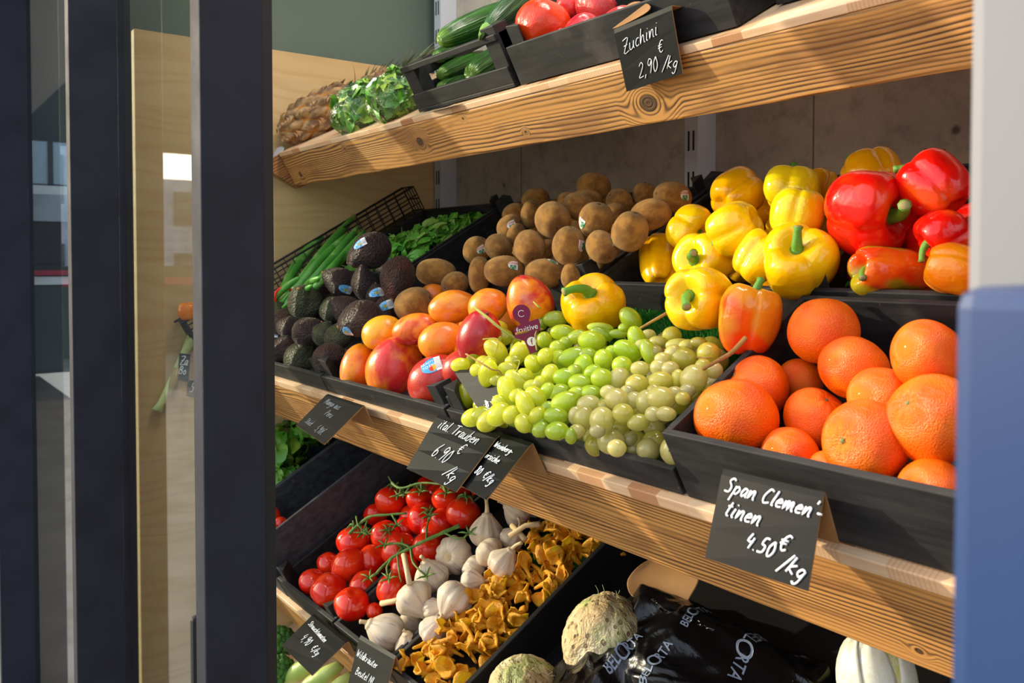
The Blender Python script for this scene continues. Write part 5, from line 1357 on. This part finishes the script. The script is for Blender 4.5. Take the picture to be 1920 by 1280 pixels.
fs.append(tuple(reversed(per)))
bag = obj('plastic_bag', mesh('plastic_bag', vs, fs, True, [M['bag']])); bag.matrix_world = LOW.M
setp(bag, 'crumpled glossy black plastic bag with white lettering between celeriac and chicory', 'bag')
Ib = LOW.M.inverted()
def bagtext(u0, v0, u1, v1, h, size):
    p = Ib @ LOW.at(u0, v0, h); q = Ib @ LOW.at(u1, v1, h); d = (q-p); d.z = 0; L_ = d.length; d.normalize(); e = V((-d.y, d.x, 0))
    if (LOW.M.to_3x3() @ e).dot(UP) < 0 and False: e = -e
    def fn(big):
        def g_(a, b_):
            z = p + d*(a + L_/2) + e*b_; return V((z.x, z.y, bag_h(z.x, z.y) + .0016))
        return g_
    text3('BEL   RTA', size, fn(0), M['bagtext'], bag, 'lettering', .0002)
    text3('O', size*1.5, lambda a, b_: fn(0)(a - size*.02, b_ - size*.2), M['bagtext'], bag, 'lettering', .0002)
bagtext(1150, 1262, 1205, 1210, .12, .0145)
bagtext(1215, 1280, 1260, 1222, .12, .0145)
bagtext(1295, 1180, 1322, 1130, .12, .0125)
bagtext(1400, 1145, 1352, 1228, .12, .018)

def endive(u, v, rx, ry, h, lab):
    p = LOW.at(u, v, h); s = depth(p)/F
    Mx = place(iaxis(92, -10), p, (rx*s, rx*s, ry*s)); r = body('chicory', shape(lambda a, b_: sph(a, b_)*.82 + V((0, 0, .0)), 24, 16, 'chicory_heart', M['endive']), Mx, lab, 'chicory')
    for k in range(9):
        a0 = k*2.4; mb = MB(); n1, n2 = 15, 13; vs = []
        rr_ = .98 - .02*k
        for j in range(n1):
            t = j/(n1-1)
            for i in range(n2):
                q = -1+2*i/(n2-1); wd = .95*sin(pi*min(1, .12+t*.88))**.5*(1-.25*t); a = a0 + q*wd*.85
                b_ = pi*(1-.97*t)*.98; R = rr_*sin(max(.12, b_))**.75*(1 - .06*abs(q)) + .03*abs(q)**3*sin(q*9+k)
                vs.append((R*cos(a), R*sin(a), -cos(pi-b_)*1.02*1 if False else cos(b_)*1.05 + .02*cos(q*6)))
        n_ = len(vs)
        fs_ = [(j*n2+i, j*n2+i+1, (j+1)*n2+i+1, (j+1)*n2+i) for j in range(n1-1) for i in range(n2-1)]
        o = mb.add(vs, fs_).obj('leaf', M['endive_y'] if k % 4 == 2 else M['endive'], r)
        m_ = o.modifiers.new('thick', 'SOLIDIFY'); m_.thickness = .02
endive(1643, 1272, 76, 82, .06, 'white chicory head with yellow tips at the bottom right')

def bent_card(name, rows, lab, mat, parent=None, th=.0013):
    """rows: lists of (tier, u, v, h), one curved sheet"""
    P = [[t_.at(u, v, h) for (t_, u, v, h) in row] for row in rows]; O_ = P[0][0].copy()
    n1, n2 = len(P), len(P[0]); vs = [q-O_ for row in P for q in row]
    fs_ = [(j*n2+i, j*n2+i+1, (j+1)*n2+i+1, (j+1)*n2+i) for j in range(n1-1) for i in range(n2-1)]
    o = obj(name, mesh(name, vs, fs_, True, [M[mat]])); o.location = O_; m_ = o.modifiers.new('thick', 'SOLIDIFY'); m_.thickness = th
    s_ = o.modifiers.new('sub', 'SUBSURF'); s_.levels = 1; s_.render_levels = 2
    return setp(o, lab, 'card')
bent_card('kraft_card', [[(LOW,1207,1050,.13),(LOW,1180,1075,.125),(LOW,1170,1094,.12),(LOW,1182,1122,.11),(LOW,1215,1138,.105),(LOW,1240,1146,.10)],
                         [(LOW,1240,1040,.12),(LOW,1222,1075,.115),(LOW,1215,1095,.11),(LOW,1228,1125,.10),(LOW,1250,1146,.095),(LOW,1262,1155,.09)],
                         [(LOW,1320,1075,.12),(LOW,1312,1095,.115),(LOW,1305,1108,.11),(LOW,1290,1130,.10),(LOW,1278,1150,.095),(LOW,1268,1162,.09)]],
          'brown back of a curled price card below the middle shelf', 'kraft')
bent_card('kraft_card', [[(TOPT,788,205,.0),(TOPT,830,200,.0),(TOPT,858,190,.0)], [(TOPT,788,208,-.025),(TOPT,838,204,-.025),(TOPT,858,192,-.012)]],
          'dark curled card edge lying in front of the cucumber crate', 'tag')
bent_card('kraft_card', [[(TOPT,1136,58,.03),(TOPT,1160,25,.03),(TOPT,1186,-6,.03)], [(TOPT,1152,56,.0),(TOPT,1200,34,.0),(TOPT,1240,12,.0)]],
          'brown kraft card behind the Zuchini price card', 'kraft')
bent_card('kraft_card', [[(TOPT,494,292,.0),(TOPT,512,280,.01),(TOPT,534,270,.02)], [(TOPT,497,312,-.02),(TOPT,514,294,-.01),(TOPT,536,284,-.002)]],
          'grey curled card at the left end of the top shelf', 'metal_white')

# ---------------------------------------------------------------- top shelf produce
def cuke(T, u0, v0, h0, u1, v1, h1, rpx, seed, mat, lab, cat='cucumber', stem=False):
    a, b_ = T.at(u0, v0, h0), T.at(u1, v1, h1); c = (a+b_)/2; R = rpx*depth(a)/F; L_ = (b_-a).length/2+R*.3
    key = ('cuke', seed % 3); 
    if key not in LIB: LIB[key] = shape(cuke_fn(seed), 40, 40, 'cucumber')
    me = LIB[key].copy(); me.materials.append(M[mat])
    o = body(cat.replace(' ', '_'), me, place(a-b_, c, (R, R, L_), seed), lab, cat, 'cucumbers on the top shelf' if not stem else None)
    if stem: MB().tube([(0, 0, .93), (.05, 0, 1.04), (.1, 0, 1.20)], [.55, .42, .5], 8).obj('stem', M['zstem'], o)
cuke(TOPT, 830, 75, .05, 985, 10, .25, 25, 1, 'cuke', 'large ridged cucumber lying on top of the slatted crate')
cuke(TOPT, 918, 50, .04, 1010, -30, .2, 21, 2, 'zuc', 'dark green courgette with a pale stem on top of the cucumbers', 'courgette', True)
cuke(TOPT, 885, 140, .045, 950, 97, .17, 24, 3, 'cuke', 'thick cucumber pointing at us inside the slatted crate')
cuke(TOPT, 828, 140, .06, 905, 104, .2, 18, 4, 'cuke', 'cucumber in the upper left of the slatted crate')
cuke(TOPT, 828, 167, .04, 880, 143, .14, 18, 5, 'cuke', 'small cucumber at the bottom left of the slatted crate')
cuke(TOPT, 925, 150, .04, 970, 125, .14, 17, 6, 'cuke', 'cucumber at the bottom right of the slatted crate')
cuke(TOPT, 818, 108, .08, 880, 82, .2, 16, 7, 'cuke', 'dark cucumber tip under the large top cucumber')
def pom(u, v, rx, ry, h, al, be, mat, lab, seed):
    key = ('pom', seed % 3)
    if key not in LIB: LIB[key] = shape(pom_fn(seed), 40, 28, 'pomegranate')
    o, Mx, me = lobj('pom', seed % 3, mat, TOPT, u, v, ry, rx, h, al, be, lab, 'pomegranate', 'pomegranate', seed, 'pomegranates on the top shelf')
    mb = MB(); k = 12; vs = []
    for r_, z in ((.16, .86), (.14, 1.0), (.22, 1.16)):
        for i in range(k): vs.append((r_*cos(2*pi*i/k), r_*sin(2*pi*i/k), z + (.08*(i % 2) if z > 1.1 else 0)))
    mb.add(vs, [(j*k+i, j*k+(i+1) % k, (j+1)*k+(i+1) % k, (j+1)*k+i) for j in range(2) for i in range(k)]).obj('crown', M[mat], o)
pom(1021, 52, 54, 54, .07, -120, -10, 'pom_o', 'large orange red pomegranate at the left of its crate', 0)
pom(1091, 72, 48, 38, .05, 160, -20, 'pom_r', 'bright red pomegranate at the front of its crate', 1)
pom(1118, 20, 48, 34, .13, 30, -20, 'pom_p', 'pinkish pomegranate behind the bright red one', 2)
pom(1170, 50, 42, 38, .06, 60, -20, 'pom_r', 'red pomegranate mostly hidden by the Zuchini card', 1)
pom(1068, 12, 26, 26, .13, 60, 30, 'pom_p', 'small pomegranate crown end between the large ones', 0)

# pineapples
def pine_mesh(seed):
    nu, nv = 96, 72; rows_, cols = 9, 8
    def fn(a, b):
        z = cos(b); s = sin(b)**.55; t = b/pi*rows_; row = a*cols/(2*pi)
        p1 = (row + t*.5); p2 = (row - t*.5)
        e = abs(sin(pi*p1))*abs(sin(pi*p2)); r = s*(.80 + .24*e**.55)
        spike = exp(-((1-e)/.12)**2)*.05*s
        p = V(((r+spike)*cos(a), (r+spike)*sin(a), z)); return lump(p, .03, 2, seed)
    v, f = grid(fn, nu, nv); m = mesh('pineapple', v, f, True, [M['pine_b'], M['pine_o']])
    for p in m.polygons:
        c = p.center; a = atan2(c.y, c.x); b = math.acos(max(-1, min(1, c.z))); t = b/pi*rows_; row = a*cols/(2*pi)
        e = abs(sin(pi*(row+t*.5)))*abs(sin(pi*(row-t*.5)))
        if e < .10 and abs(c.z) < .9 and nz(c, 2, 5) > -.05: p.material_index = 1
    return m
def pineapple(T, u0, v0, h0, u1, v1, h1, rpx, seed, lab):
    a, b_ = T.at(u0, v0, h0), T.at(u1, v1, h1); c = (a+b_)/2; R = rpx*depth(c)/F; L_ = (b_-a).length/2
    o = body('pineapple', pine_mesh(seed), place(b_-a, c, (R, R, L_), seed), lab, 'pineapple', None)
    mb = MB(); rows_, cols = 9, 8                      # dry bract at each eye
    for i in range(cols*2):
        for j in range(1, rows_):
            b = pi*(j+.0)/rows_; a_ = 2*pi*(i/2 + (.25 if j % 2 else 0))/cols if False else 2*pi*(i*.5+ (j % 2)*.5)/cols
            if (i+j) % 2: continue
            s = sin(b)**.55; n_ = V((cos(a_), sin(a_), 0)); q = V((s*.98*cos(a_), s*.98*sin(a_), cos(b)))
            tv = V((-sin(a_), cos(a_), 0)); w_ = .17
            mb.add([q-tv*w_+n_*.02, q+tv*w_+n_*.02, q+n_*.15+V((0, 0, .17))], [(0, 1, 2)]); mb.add([q-tv*w_*.8+n_*.03+V((0,0,-.07)), q+n_*.12+V((0, 0, .02)), q+tv*w_*.8+n_*.03+V((0,0,-.07))], [(0, 2, 1)])
    mb.obj('bract', M['pine_d'], o, False)
    r2 = random.Random(seed); mb = MB()
    for k in range(34):
        a_ = r2.random()*6.28; sp = r2.uniform(.05, .75); l = r2.uniform(.7, 1.7)*(1.1-sp*.5); P = []; W_ = []
        for j in range(7):
            t = j/6; P.append(V((cos(a_)*sp*t*(1+.5*t), sin(a_)*sp*t*(1+.5*t), .92 + l*t*(1-.35*t*sp))))
        tv = V((-sin(a_), cos(a_), 0)); vs = []
        for j, q in enumerate(P):
            w_ = .17*(1-(j/6)**1.6)+.004; vs += [q-tv*w_, q+V((cos(a_), sin(a_), 0))*-.02, q+tv*w_]
        mb.add(vs, [(3*j+i, 3*j+i+1, 3*j+i+4, 3*j+i+3) for j in range(6) for i in range(2)])
    mb.obj('crown_leaves', M['pine_l'], o)
pineapple(TOPT, 532, 252, .03, 665, 178, .17, 42, 3, 'left pineapple lying with its crown to the back on the top shelf')
pineapple(TOPT, 640, 215, .12, 745, 140, .24, 32, 8, 'right pineapple lying half behind the bagged salads')

# salad bags
def leafy(n, R, seed, mats, size=(.02, .045), curl=.5, center=(0, 0, 0), fill=.8):
    rr = random.Random(seed); mb = MB()
    for k in range(n):
        d = V((rr.gauss(0, 1), rr.gauss(0, 1), rr.gauss(0, 1))).normalized(); q = V(center) + V((d.x*R[0], d.y*R[1], d.z*R[2]))*rr.uniform(fill, 1)
        L_ = rr.uniform(*size); W_ = L_*rr.uniform(.4, .7); t = d.cross(V((rr.random()-.5, rr.random()-.5, rr.random()-.5))).normalized(); s = d.cross(t)
        if rr.random() < .4: d2 = (d + t*.8).normalized(); t = (t - d2*t.dot(d2)).normalized(); d = d2; s = d.cross(t)
        vs = []; n1 = 5
        for j in range(n1):
            a = -1+2*j/(n1-1)
            for i in range(4):
                b_ = -1+2*i/3; w_ = W_*sqrt(max(.03, 1-a*a*.98)); vs.append(q + t*a*L_ + s*b_*w_ + d*(-curl*L_*a*a + .25*W_*abs(b_) + .12*L_*sin(a*7+b_*5+k)))
        mb.add(vs, [(j*4+i, j*4+i+1, (j+1)*4+i+1, (j+1)*4+i) for j in range(n1-1) for i in range(3)], k % len(mats))
    return mb
def salad_bag(u, v, rx, ry, h, al, seed, lab, label=False):
    p = TOPT.at(u, v, h); s = depth(p)/F; Mx = place(iaxis(al, 15), p, (1, 1, 1)); R = (ry*s, ry*s, rx*s)
    r = empty('salad_bag', lab, 'bagged salad', Mx)
    leafy(420, [q*.90 for q in R], seed, [0, 0, 1, 0], (.011, .026), .3, fill=.72).obj('salad_leaves', [M['lett'], M['lett2']], r)
    def fn(a, b_):
        q = sph(a, b_); k = 1+.10*nz(q, 2.2, seed)+.05*abs(nz(q, 6, seed)); return V((q.x*R[0]*k, q.y*R[1]*k, q.z*R[2]*k*1.02))
    obj('film', shape(fn, 60, 40, 'film', M['film']), r)
    return r
salad_bag(685, 203, 70, 52, .06, 20, 3, 'bagged green salad in clear film, left one next to the pineapple')
salad_bag(745, 183, 60, 50, .055, 30, 7, 'bagged green salad in clear film touching the cucumber crate')
a1, a2, a3, a4 = TOPT.at(700, 146, .07), TOPT.at(747, 140, .07), TOPT.at(728, 161, .03), TOPT.at(686, 163, .03)
lb = obj('price_label', mesh('price_label', [a1-a1, a2-a1, a3-a1, a4-a1] + [q-a1-V((0, 0, .001)) for q in (a1, a2, a3, a4)], [(0,3,2,1), (4,5,6,7), (0,1,5,4), (1,2,6,5), (2,3,7,6), (3,0,4,7)], False, [M['price']])); lb.location = a1
setp(lb, 'small white printed label on top of the bagged salads', 'label')

# ---------------------------------------------------------------- lamb's lettuce
rr = random.Random(9); mb = MB()
for k in range(900):
    x = rr.uniform(-1.875, -1.545); s_ = rr.uniform(.31, .59); hh = .035 + .07*sin(pi*(x+1.89)/.36)*min(1, (.66-s_)*5)*(.8+.4*nz((x*12, s_*12, 0), 1)) + rr.uniform(-.01, .008)
    q = V((x, s_, hh)); d = V((rr.gauss(0, .6), rr.gauss(-.2, .6), 1)).normalized(); t = d.cross(V((rr.gauss(0, 1), rr.gauss(0, 1), 0))).normalized(); s2 = d.cross(t)
    L_ = rr.uniform(.010, .022); W_ = L_*.55; vs = []
    for j in range(5):
        a = -1+2*j/4; w_ = W_*(.25 if j == 0 else sqrt(max(.05, 1-(a-.25)**2)))
        for b_ in (-1, 0, 1): vs.append(q + t*a*L_ + s2*b_*w_ + d*(.25*L_*(1-a*a) + .2*W_*abs(b_)))
    mb.add(vs, [(j*3+i, j*3+i+1, (j+1)*3+i+1, (j+1)*3+i) for j in range(4) for i in range(2)], 1 if k % 6 == 0 else 0)
    if k % 5 == 0: mb.tube([q-t*L_, q-t*L_*2.2-d*.006], .0010, 4, 1)
o = mb.obj('lambs_lettuce', [M['lamb'], M['lamb2']]); o.matrix_world = MID.M
setp(o, "loose heap of lamb's lettuce in its black crate left of the kiwis", 'salad', None, 'stuff')

# ---------------------------------------------------------------- wire basket with spring onions and lemons
bk = empty('wire_basket', 'black wire basket along the pine board with spring onions', 'basket', MID.M)
X0, X1, S0, S1, H0, H1 = -1.950, -1.895, -.05, .60, .085, .150
mb = MB(); rw = .0015
def lp(pts, r_=rw): mb.tube(pts, r_, 6)
for X in (X0, X1):
    for h in (H0, .107, .128): lp([(X, S0, h), (X, S1, h)])
    lp([(X, S0-.01, H1), (X, S1, H1)], .0026)
    for k in range(22): s_ = S0+(S1-S0)*k/21; lp([(X, s_, H0), (X, s_, H1)], .0013)
for k in range(22): s_ = S0+(S1-S0)*k/21; lp([(X0, s_, H0), (X1, s_, H0)], .0012)
for k in range(5):
    X = X0+(X1-X0)*k/4; lp([(X, S0, H0), (X, S1, H0)], .0012); lp([(X, S0, H0), (X, S0, H1)]); lp([(X, S1, H0), (X, S1, H1)])
for h in (H0, .117, H1): lp([(X0, S0, h), (X1, S0, h)], .002); lp([(X0, S1, h), (X1, S1, h)], .002)
mb.obj('wire_mesh', M['wire'], bk)
on = empty('spring_onions', 'bunch of green spring onions leaning in the wire basket', 'spring onions', Matrix.Translation(MID.at(530, 570, .10)))
inv = on.matrix_world.inverted()
for k, (u0, v0, u1, v1, um, vm, r_) in enumerate([(515,572,640,408,575,475,11),(522,574,665,405,600,480,12),(530,578,672,425,610,500,11),(540,572,683,433,615,512,12),(545,578,655,462,600,530,9),(520,560,625,420,560,485,9),(560,545,600,520,580,530,8),(535,570,650,440,590,500,11),(512,566,560,520,535,540,8),(560,560,585,535,572,545,7)]):
    P = [MID.at(u0, v0, .10), MID.at(um, vm, .135), MID.at(u1, v1, .15)]; sc_ = depth(P[1])/F*r_*.95
    Q = [V(q) for q in smooth_line([tuple(inv @ q) for q in P], 6)]; n_ = len(Q)
    mb = MB().tube(Q, [sc_*min(.42+1.3*i/n_, 1.0)*min(1, .25+2.2*(1-i/n_))*.85 for i in range(n_)], 8); mb.obj('stalk', M['onion'], on)
for k in range(7):
    P = [MID.at(508+k*7, 572-k*2, .095), MID.at(520+k*8, 560-k*3, .105), MID.at(533+k*9, 545-k*3, .115)]
    MB().tube([inv @ q for q in P], [.005, .0055, .005], 8).obj('white_end', M['onion_w'], on)
mb = MB(); cc = inv @ MID.at(533, 556, .11)
mb.tube([cc+V((0, cos(RAD(t))*.022, sin(RAD(t))*.02)) for t in range(0, 361, 30)], .003, 6).obj('band', M['pr'], on)
def lemon(u, v, r, h, lab, T=MID, mat='lemon'):
    p = T.at(u, v, h); s = depth(p)/F
    body('lemon', meshfor('mango', 1, mat), place(iaxis(40, 10), p, (r*s*.8, r*s*.8, r*s)), lab, 'lemon', 'lemons in the wire basket')
lemon(517, 533, 19, .09, 'yellow green lemon at the edge of the window post, upper one')
lemon(512, 560, 18, .07, 'yellow green lemon at the edge of the window post, lower one')
p = onX(357, 583, -1.90); s_ = depth(p)/F
o = body('pumpkin', meshfor('pep', 3, 'po'), place(V((0, 0, 1)), p, (22*s_, 22*s_, 18*s_)), 'small orange squash in the wire basket seen through the glass', 'squash')

# packed stalk hanging behind the glass with its little card
P0, P1 = onX(362, 628, -1.945), onX(296, 770, -1.945)
st_ = empty('leek_pack', 'slim leek in clear film hanging below the basket behind the glass', 'leek', Matrix.Translation(P0))
MB().tube([V((0, 0, 0)), (P1-P0)*.22, (P1-P0)*.9, (P1-P0)], [.012, .0095, .008, .014], 10).obj('stalk', M['onion_w'], st_)
c_ = P0.lerp(P1, .62) + V((.006, 0, 0)); MB().tube([c_-P0+V((0, .012, .03)), c_-P0+V((0, -.005, -.03))], [.012, .008], 8).obj('wrapper', M['st_avo'], st_)
for (ul, vt, ur, vb, tx, lab) in [(336, 662, 357, 712, [('Za', .15, .4, .010, 0), ('Bo', .1, .75, .010, 0)], 'small dark card hanging behind the glass, right of the leek'), (352, 712, 372, 742, [('5', .3, .7, .012, 0)], 'second small dark card behind the glass at the window post')]:
    a, b_, c_, d_ = onX(ul, vt, -1.93), onX(ur, vt+2, -1.90), onX(ul-3, vb, -1.93), onX(ur-4, vb+5, -1.90)
    price_card(MID, ((0, 0),)*4, 0, tx, lab, flap=(0, 0), rad=.0010, fixed=(a, b_, c_, d_))

# ---------------------------------------------------------------- lettuce, broccoli
def lettuce(T, u, v, r, h, seed, lab, dark=0):
    p = T.at(u, v, h); s = depth(p)/F*r
    mb = leafy(70, (s, s, s*.85), seed, [0, 1, 0], (s*.25, s*.55), .4, fill=.55)
    o = mb.obj('lettuce', [M['lett2'] if dark else M['lett'], M['lett2']]); o.matrix_world = Matrix.Translation(p)
    return setp(o, lab, 'lettuce')
lettuce(LOW, 525, 835, 52, .15, 3, 'pale green lettuce head by the window post, in the tall left crate')
lettuce(LOW, 585, 800, 42, .15, 5, 'darker green lettuce behind, under the mango price card', 1)
lettuce(LOW, 530, 890, 34, .11, 8, 'lower dark green lettuce in the tall left crate', 1)
def brocc(T, u, v, r, h, seed, lab):
    p = T.at(u, v, h); s = depth(p)/F*r; rr = random.Random(seed); root = empty('broccoli', lab, 'broccoli', Matrix.Translation(p))
    mb = MB()
    for k in range(70):
        b_ = math.acos(1-1.1*(k+.5)/70); a = k*2.4; d = V((sin(b_)*cos(a), sin(b_)*sin(a), cos(b_)))
        mb.ball(d*s*.8, s*rr.uniform(.16, .26), 8, 6)
    mb.obj('floret_head', M['brocc'], root)
    MB().tube([(0, 0, -s*1.3), (0, 0, -s*.3), (0, 0, s*.5)], [s*.3, s*.35, s*.6], 12).obj('stalk', M['brocc_s'], root)
brocc(BASE, 520, 1212, 38, .12, 3, 'dark green broccoli head by the window post on the lowest shelf')
brocc(BASE, 520, 1262, 34, .11, 4, 'second broccoli head below the first on the lowest shelf')
for k, (u0, v0, u1, v1, lab) in enumerate([(535, 1275, 610, 1225, 'pale green stalk vegetable below the Strauchtomaten card, upper one'), (560, 1300, 640, 1245, 'pale green stalk vegetable below the Strauchtomaten card, lower one'), (600, 1320, 660, 1265, 'pale green stalk vegetable at the bottom edge')]):
    a, b_ = BASE.at(u0, v0, .10), BASE.at(u1, v1, .12); r = depth(a)/F*17
    o = MB().tube([V((0, 0, 0)), (b_-a)*.3, (b_-a)*.7, (b_-a)], [r*.6, r, r*.9, r*.5], 12).obj('celery_heart', M['brocc_s']); o.location = a; setp(o, lab, 'vegetable')

# ---------------------------------------------------------------- settle the piles: slide touching fruit apart in depth
inside = [b_ for b_ in BODIES]
for it in range(40):
    moved = 0
    for i in range(len(inside)):
        oi, pi_, ri, ti, mi_ = inside[i]
        for j in range(i+1, len(inside)):
            oj, pj, rj, tj, mj_ = inside[j]
            dd = (pi_ - pj).length
            if dd > (ri+rj)*.93 or dd < 1e-6: continue
            near, far = (inside[i], inside[j]) if depth(pi_) < depth(pj) else (inside[j], inside[i])
            for bd, sg in ((near, -1), (far, 1)):
                r_ = (bd[1]-EYE).normalized(); nw = bd[1] + r_*sg*.0015; q = bd[3].M.inverted() @ nw
                if (nw - bd[0].matrix_world.translation).length > .032: continue
                if sg > 0 and q.z - bd[2]*.9 < .004: continue
                if sg > 0 and bd[3].name == 'MID' and q.y + bd[2]*.85 > (.262 if q.y < .22 and q.z < .08 else .6): continue
                if sg < 0 and bd[3].name == 'MID' and q.z - bd[2]*.5 < .07 and q.y - bd[2]*.9 < (.01 if q.y < .22 else .285): continue
                if sg < 0 and bd[3].name != 'MID' and q.y - bd[2]*.9 < .01: continue
                bd[1] = nw; moved += 1
    if not moved: break
for o, p, r_, T, _ in inside:
    m_ = o.matrix_world.copy(); m_.translation = p; o.matrix_world = m_
# ---------------------------------------------------------------- lower layers that carry the piles
def under(kind, mat, name, cat, T, x0, x1, s0, s1, h0, h1, R, n, lab, group, asp=1.15, tries=900, child=None):
    rr = random.Random(n*7+3); made = 0
    for _ in range(tries):
        if made >= n: break
        x, s_, h = rr.uniform(x0+R, x1-R), rr.uniform(s0+R, s1-R), rr.uniform(h0, h1); p = T.w(x, s_, h)
        if any((p-b_[1]).length < (R+b_[2])*.90 for b_ in inside): continue
        ax_ = V((rr.uniform(-1, 1), rr.uniform(-1, 1), rr.uniform(-.4, .4))).normalized()
        me = meshfor(kind, made % 4, mat) if mat else LIB[kind, made % 4]
        o = body(name, me, place(ax_, p, (R, R, R*asp), rr.random()*6), lab, cat, group); inside.append([o, p, R, T, None]); made += 1
        if child is not None:
            c = bpy.data.objects.new(child[0], child[1]); link(c, o); c.matrix_local = Matrix.Translation((0, 0, child[2]))
under('kiwi', None, 'kiwi', 'kiwi', MID, -1.36, -.965, .33, .595, .035, .080, .027, 30, 'kiwi in the shaded lower layer under the heaped kiwis', 'kiwis in the lower layer', 1.25, child=('blossom_end', nub, .945))
under('pep', 'py2', 'bell_pepper', 'bell pepper', MID, -.93, -.60, .30, .59, .045, .085, .037, 6, 'yellow pepper in the lower layer under the heaped ones', 'yellow peppers in the lower layer', 1.0)
under('pep', 'pr', 'bell_pepper', 'bell pepper', MID, -.57, -.30, .30, .50, .045, .08, .040, 4, 'red pepper in the lower layer under the heaped ones', 'red peppers in the lower layer', 1.0)
under('orange', None, 'orange', 'orange', MID, -.565, -.19, .01, .26, .040, .05, .036, 4, 'orange in the lower layer of the orange crate', 'oranges in the lower layer', .95)
under('avo', 'avo_b', 'avocado', 'avocado', MID, -1.82, -1.43, .01, .26, .035, .09, .028, 10, 'avocado in the lower layer of the avocado crate', 'avocados in the lower layer', 1.2)
under('mango', 'mo', 'mango', 'mango', MID, -1.41, -1.02, .02, .255, .035, .06, .031, 6, 'mango in the lower layer of the mango crate', 'mangoes in the lower layer', 1.2)
under('tomato', None, 'tomato', 'tomato', LOW, -1.60, -1.36, .01, .42, .030, .05, .026, 12, 'tomato in the lower layer of the tomato crate', 'tomatoes in the lower layer', .95)
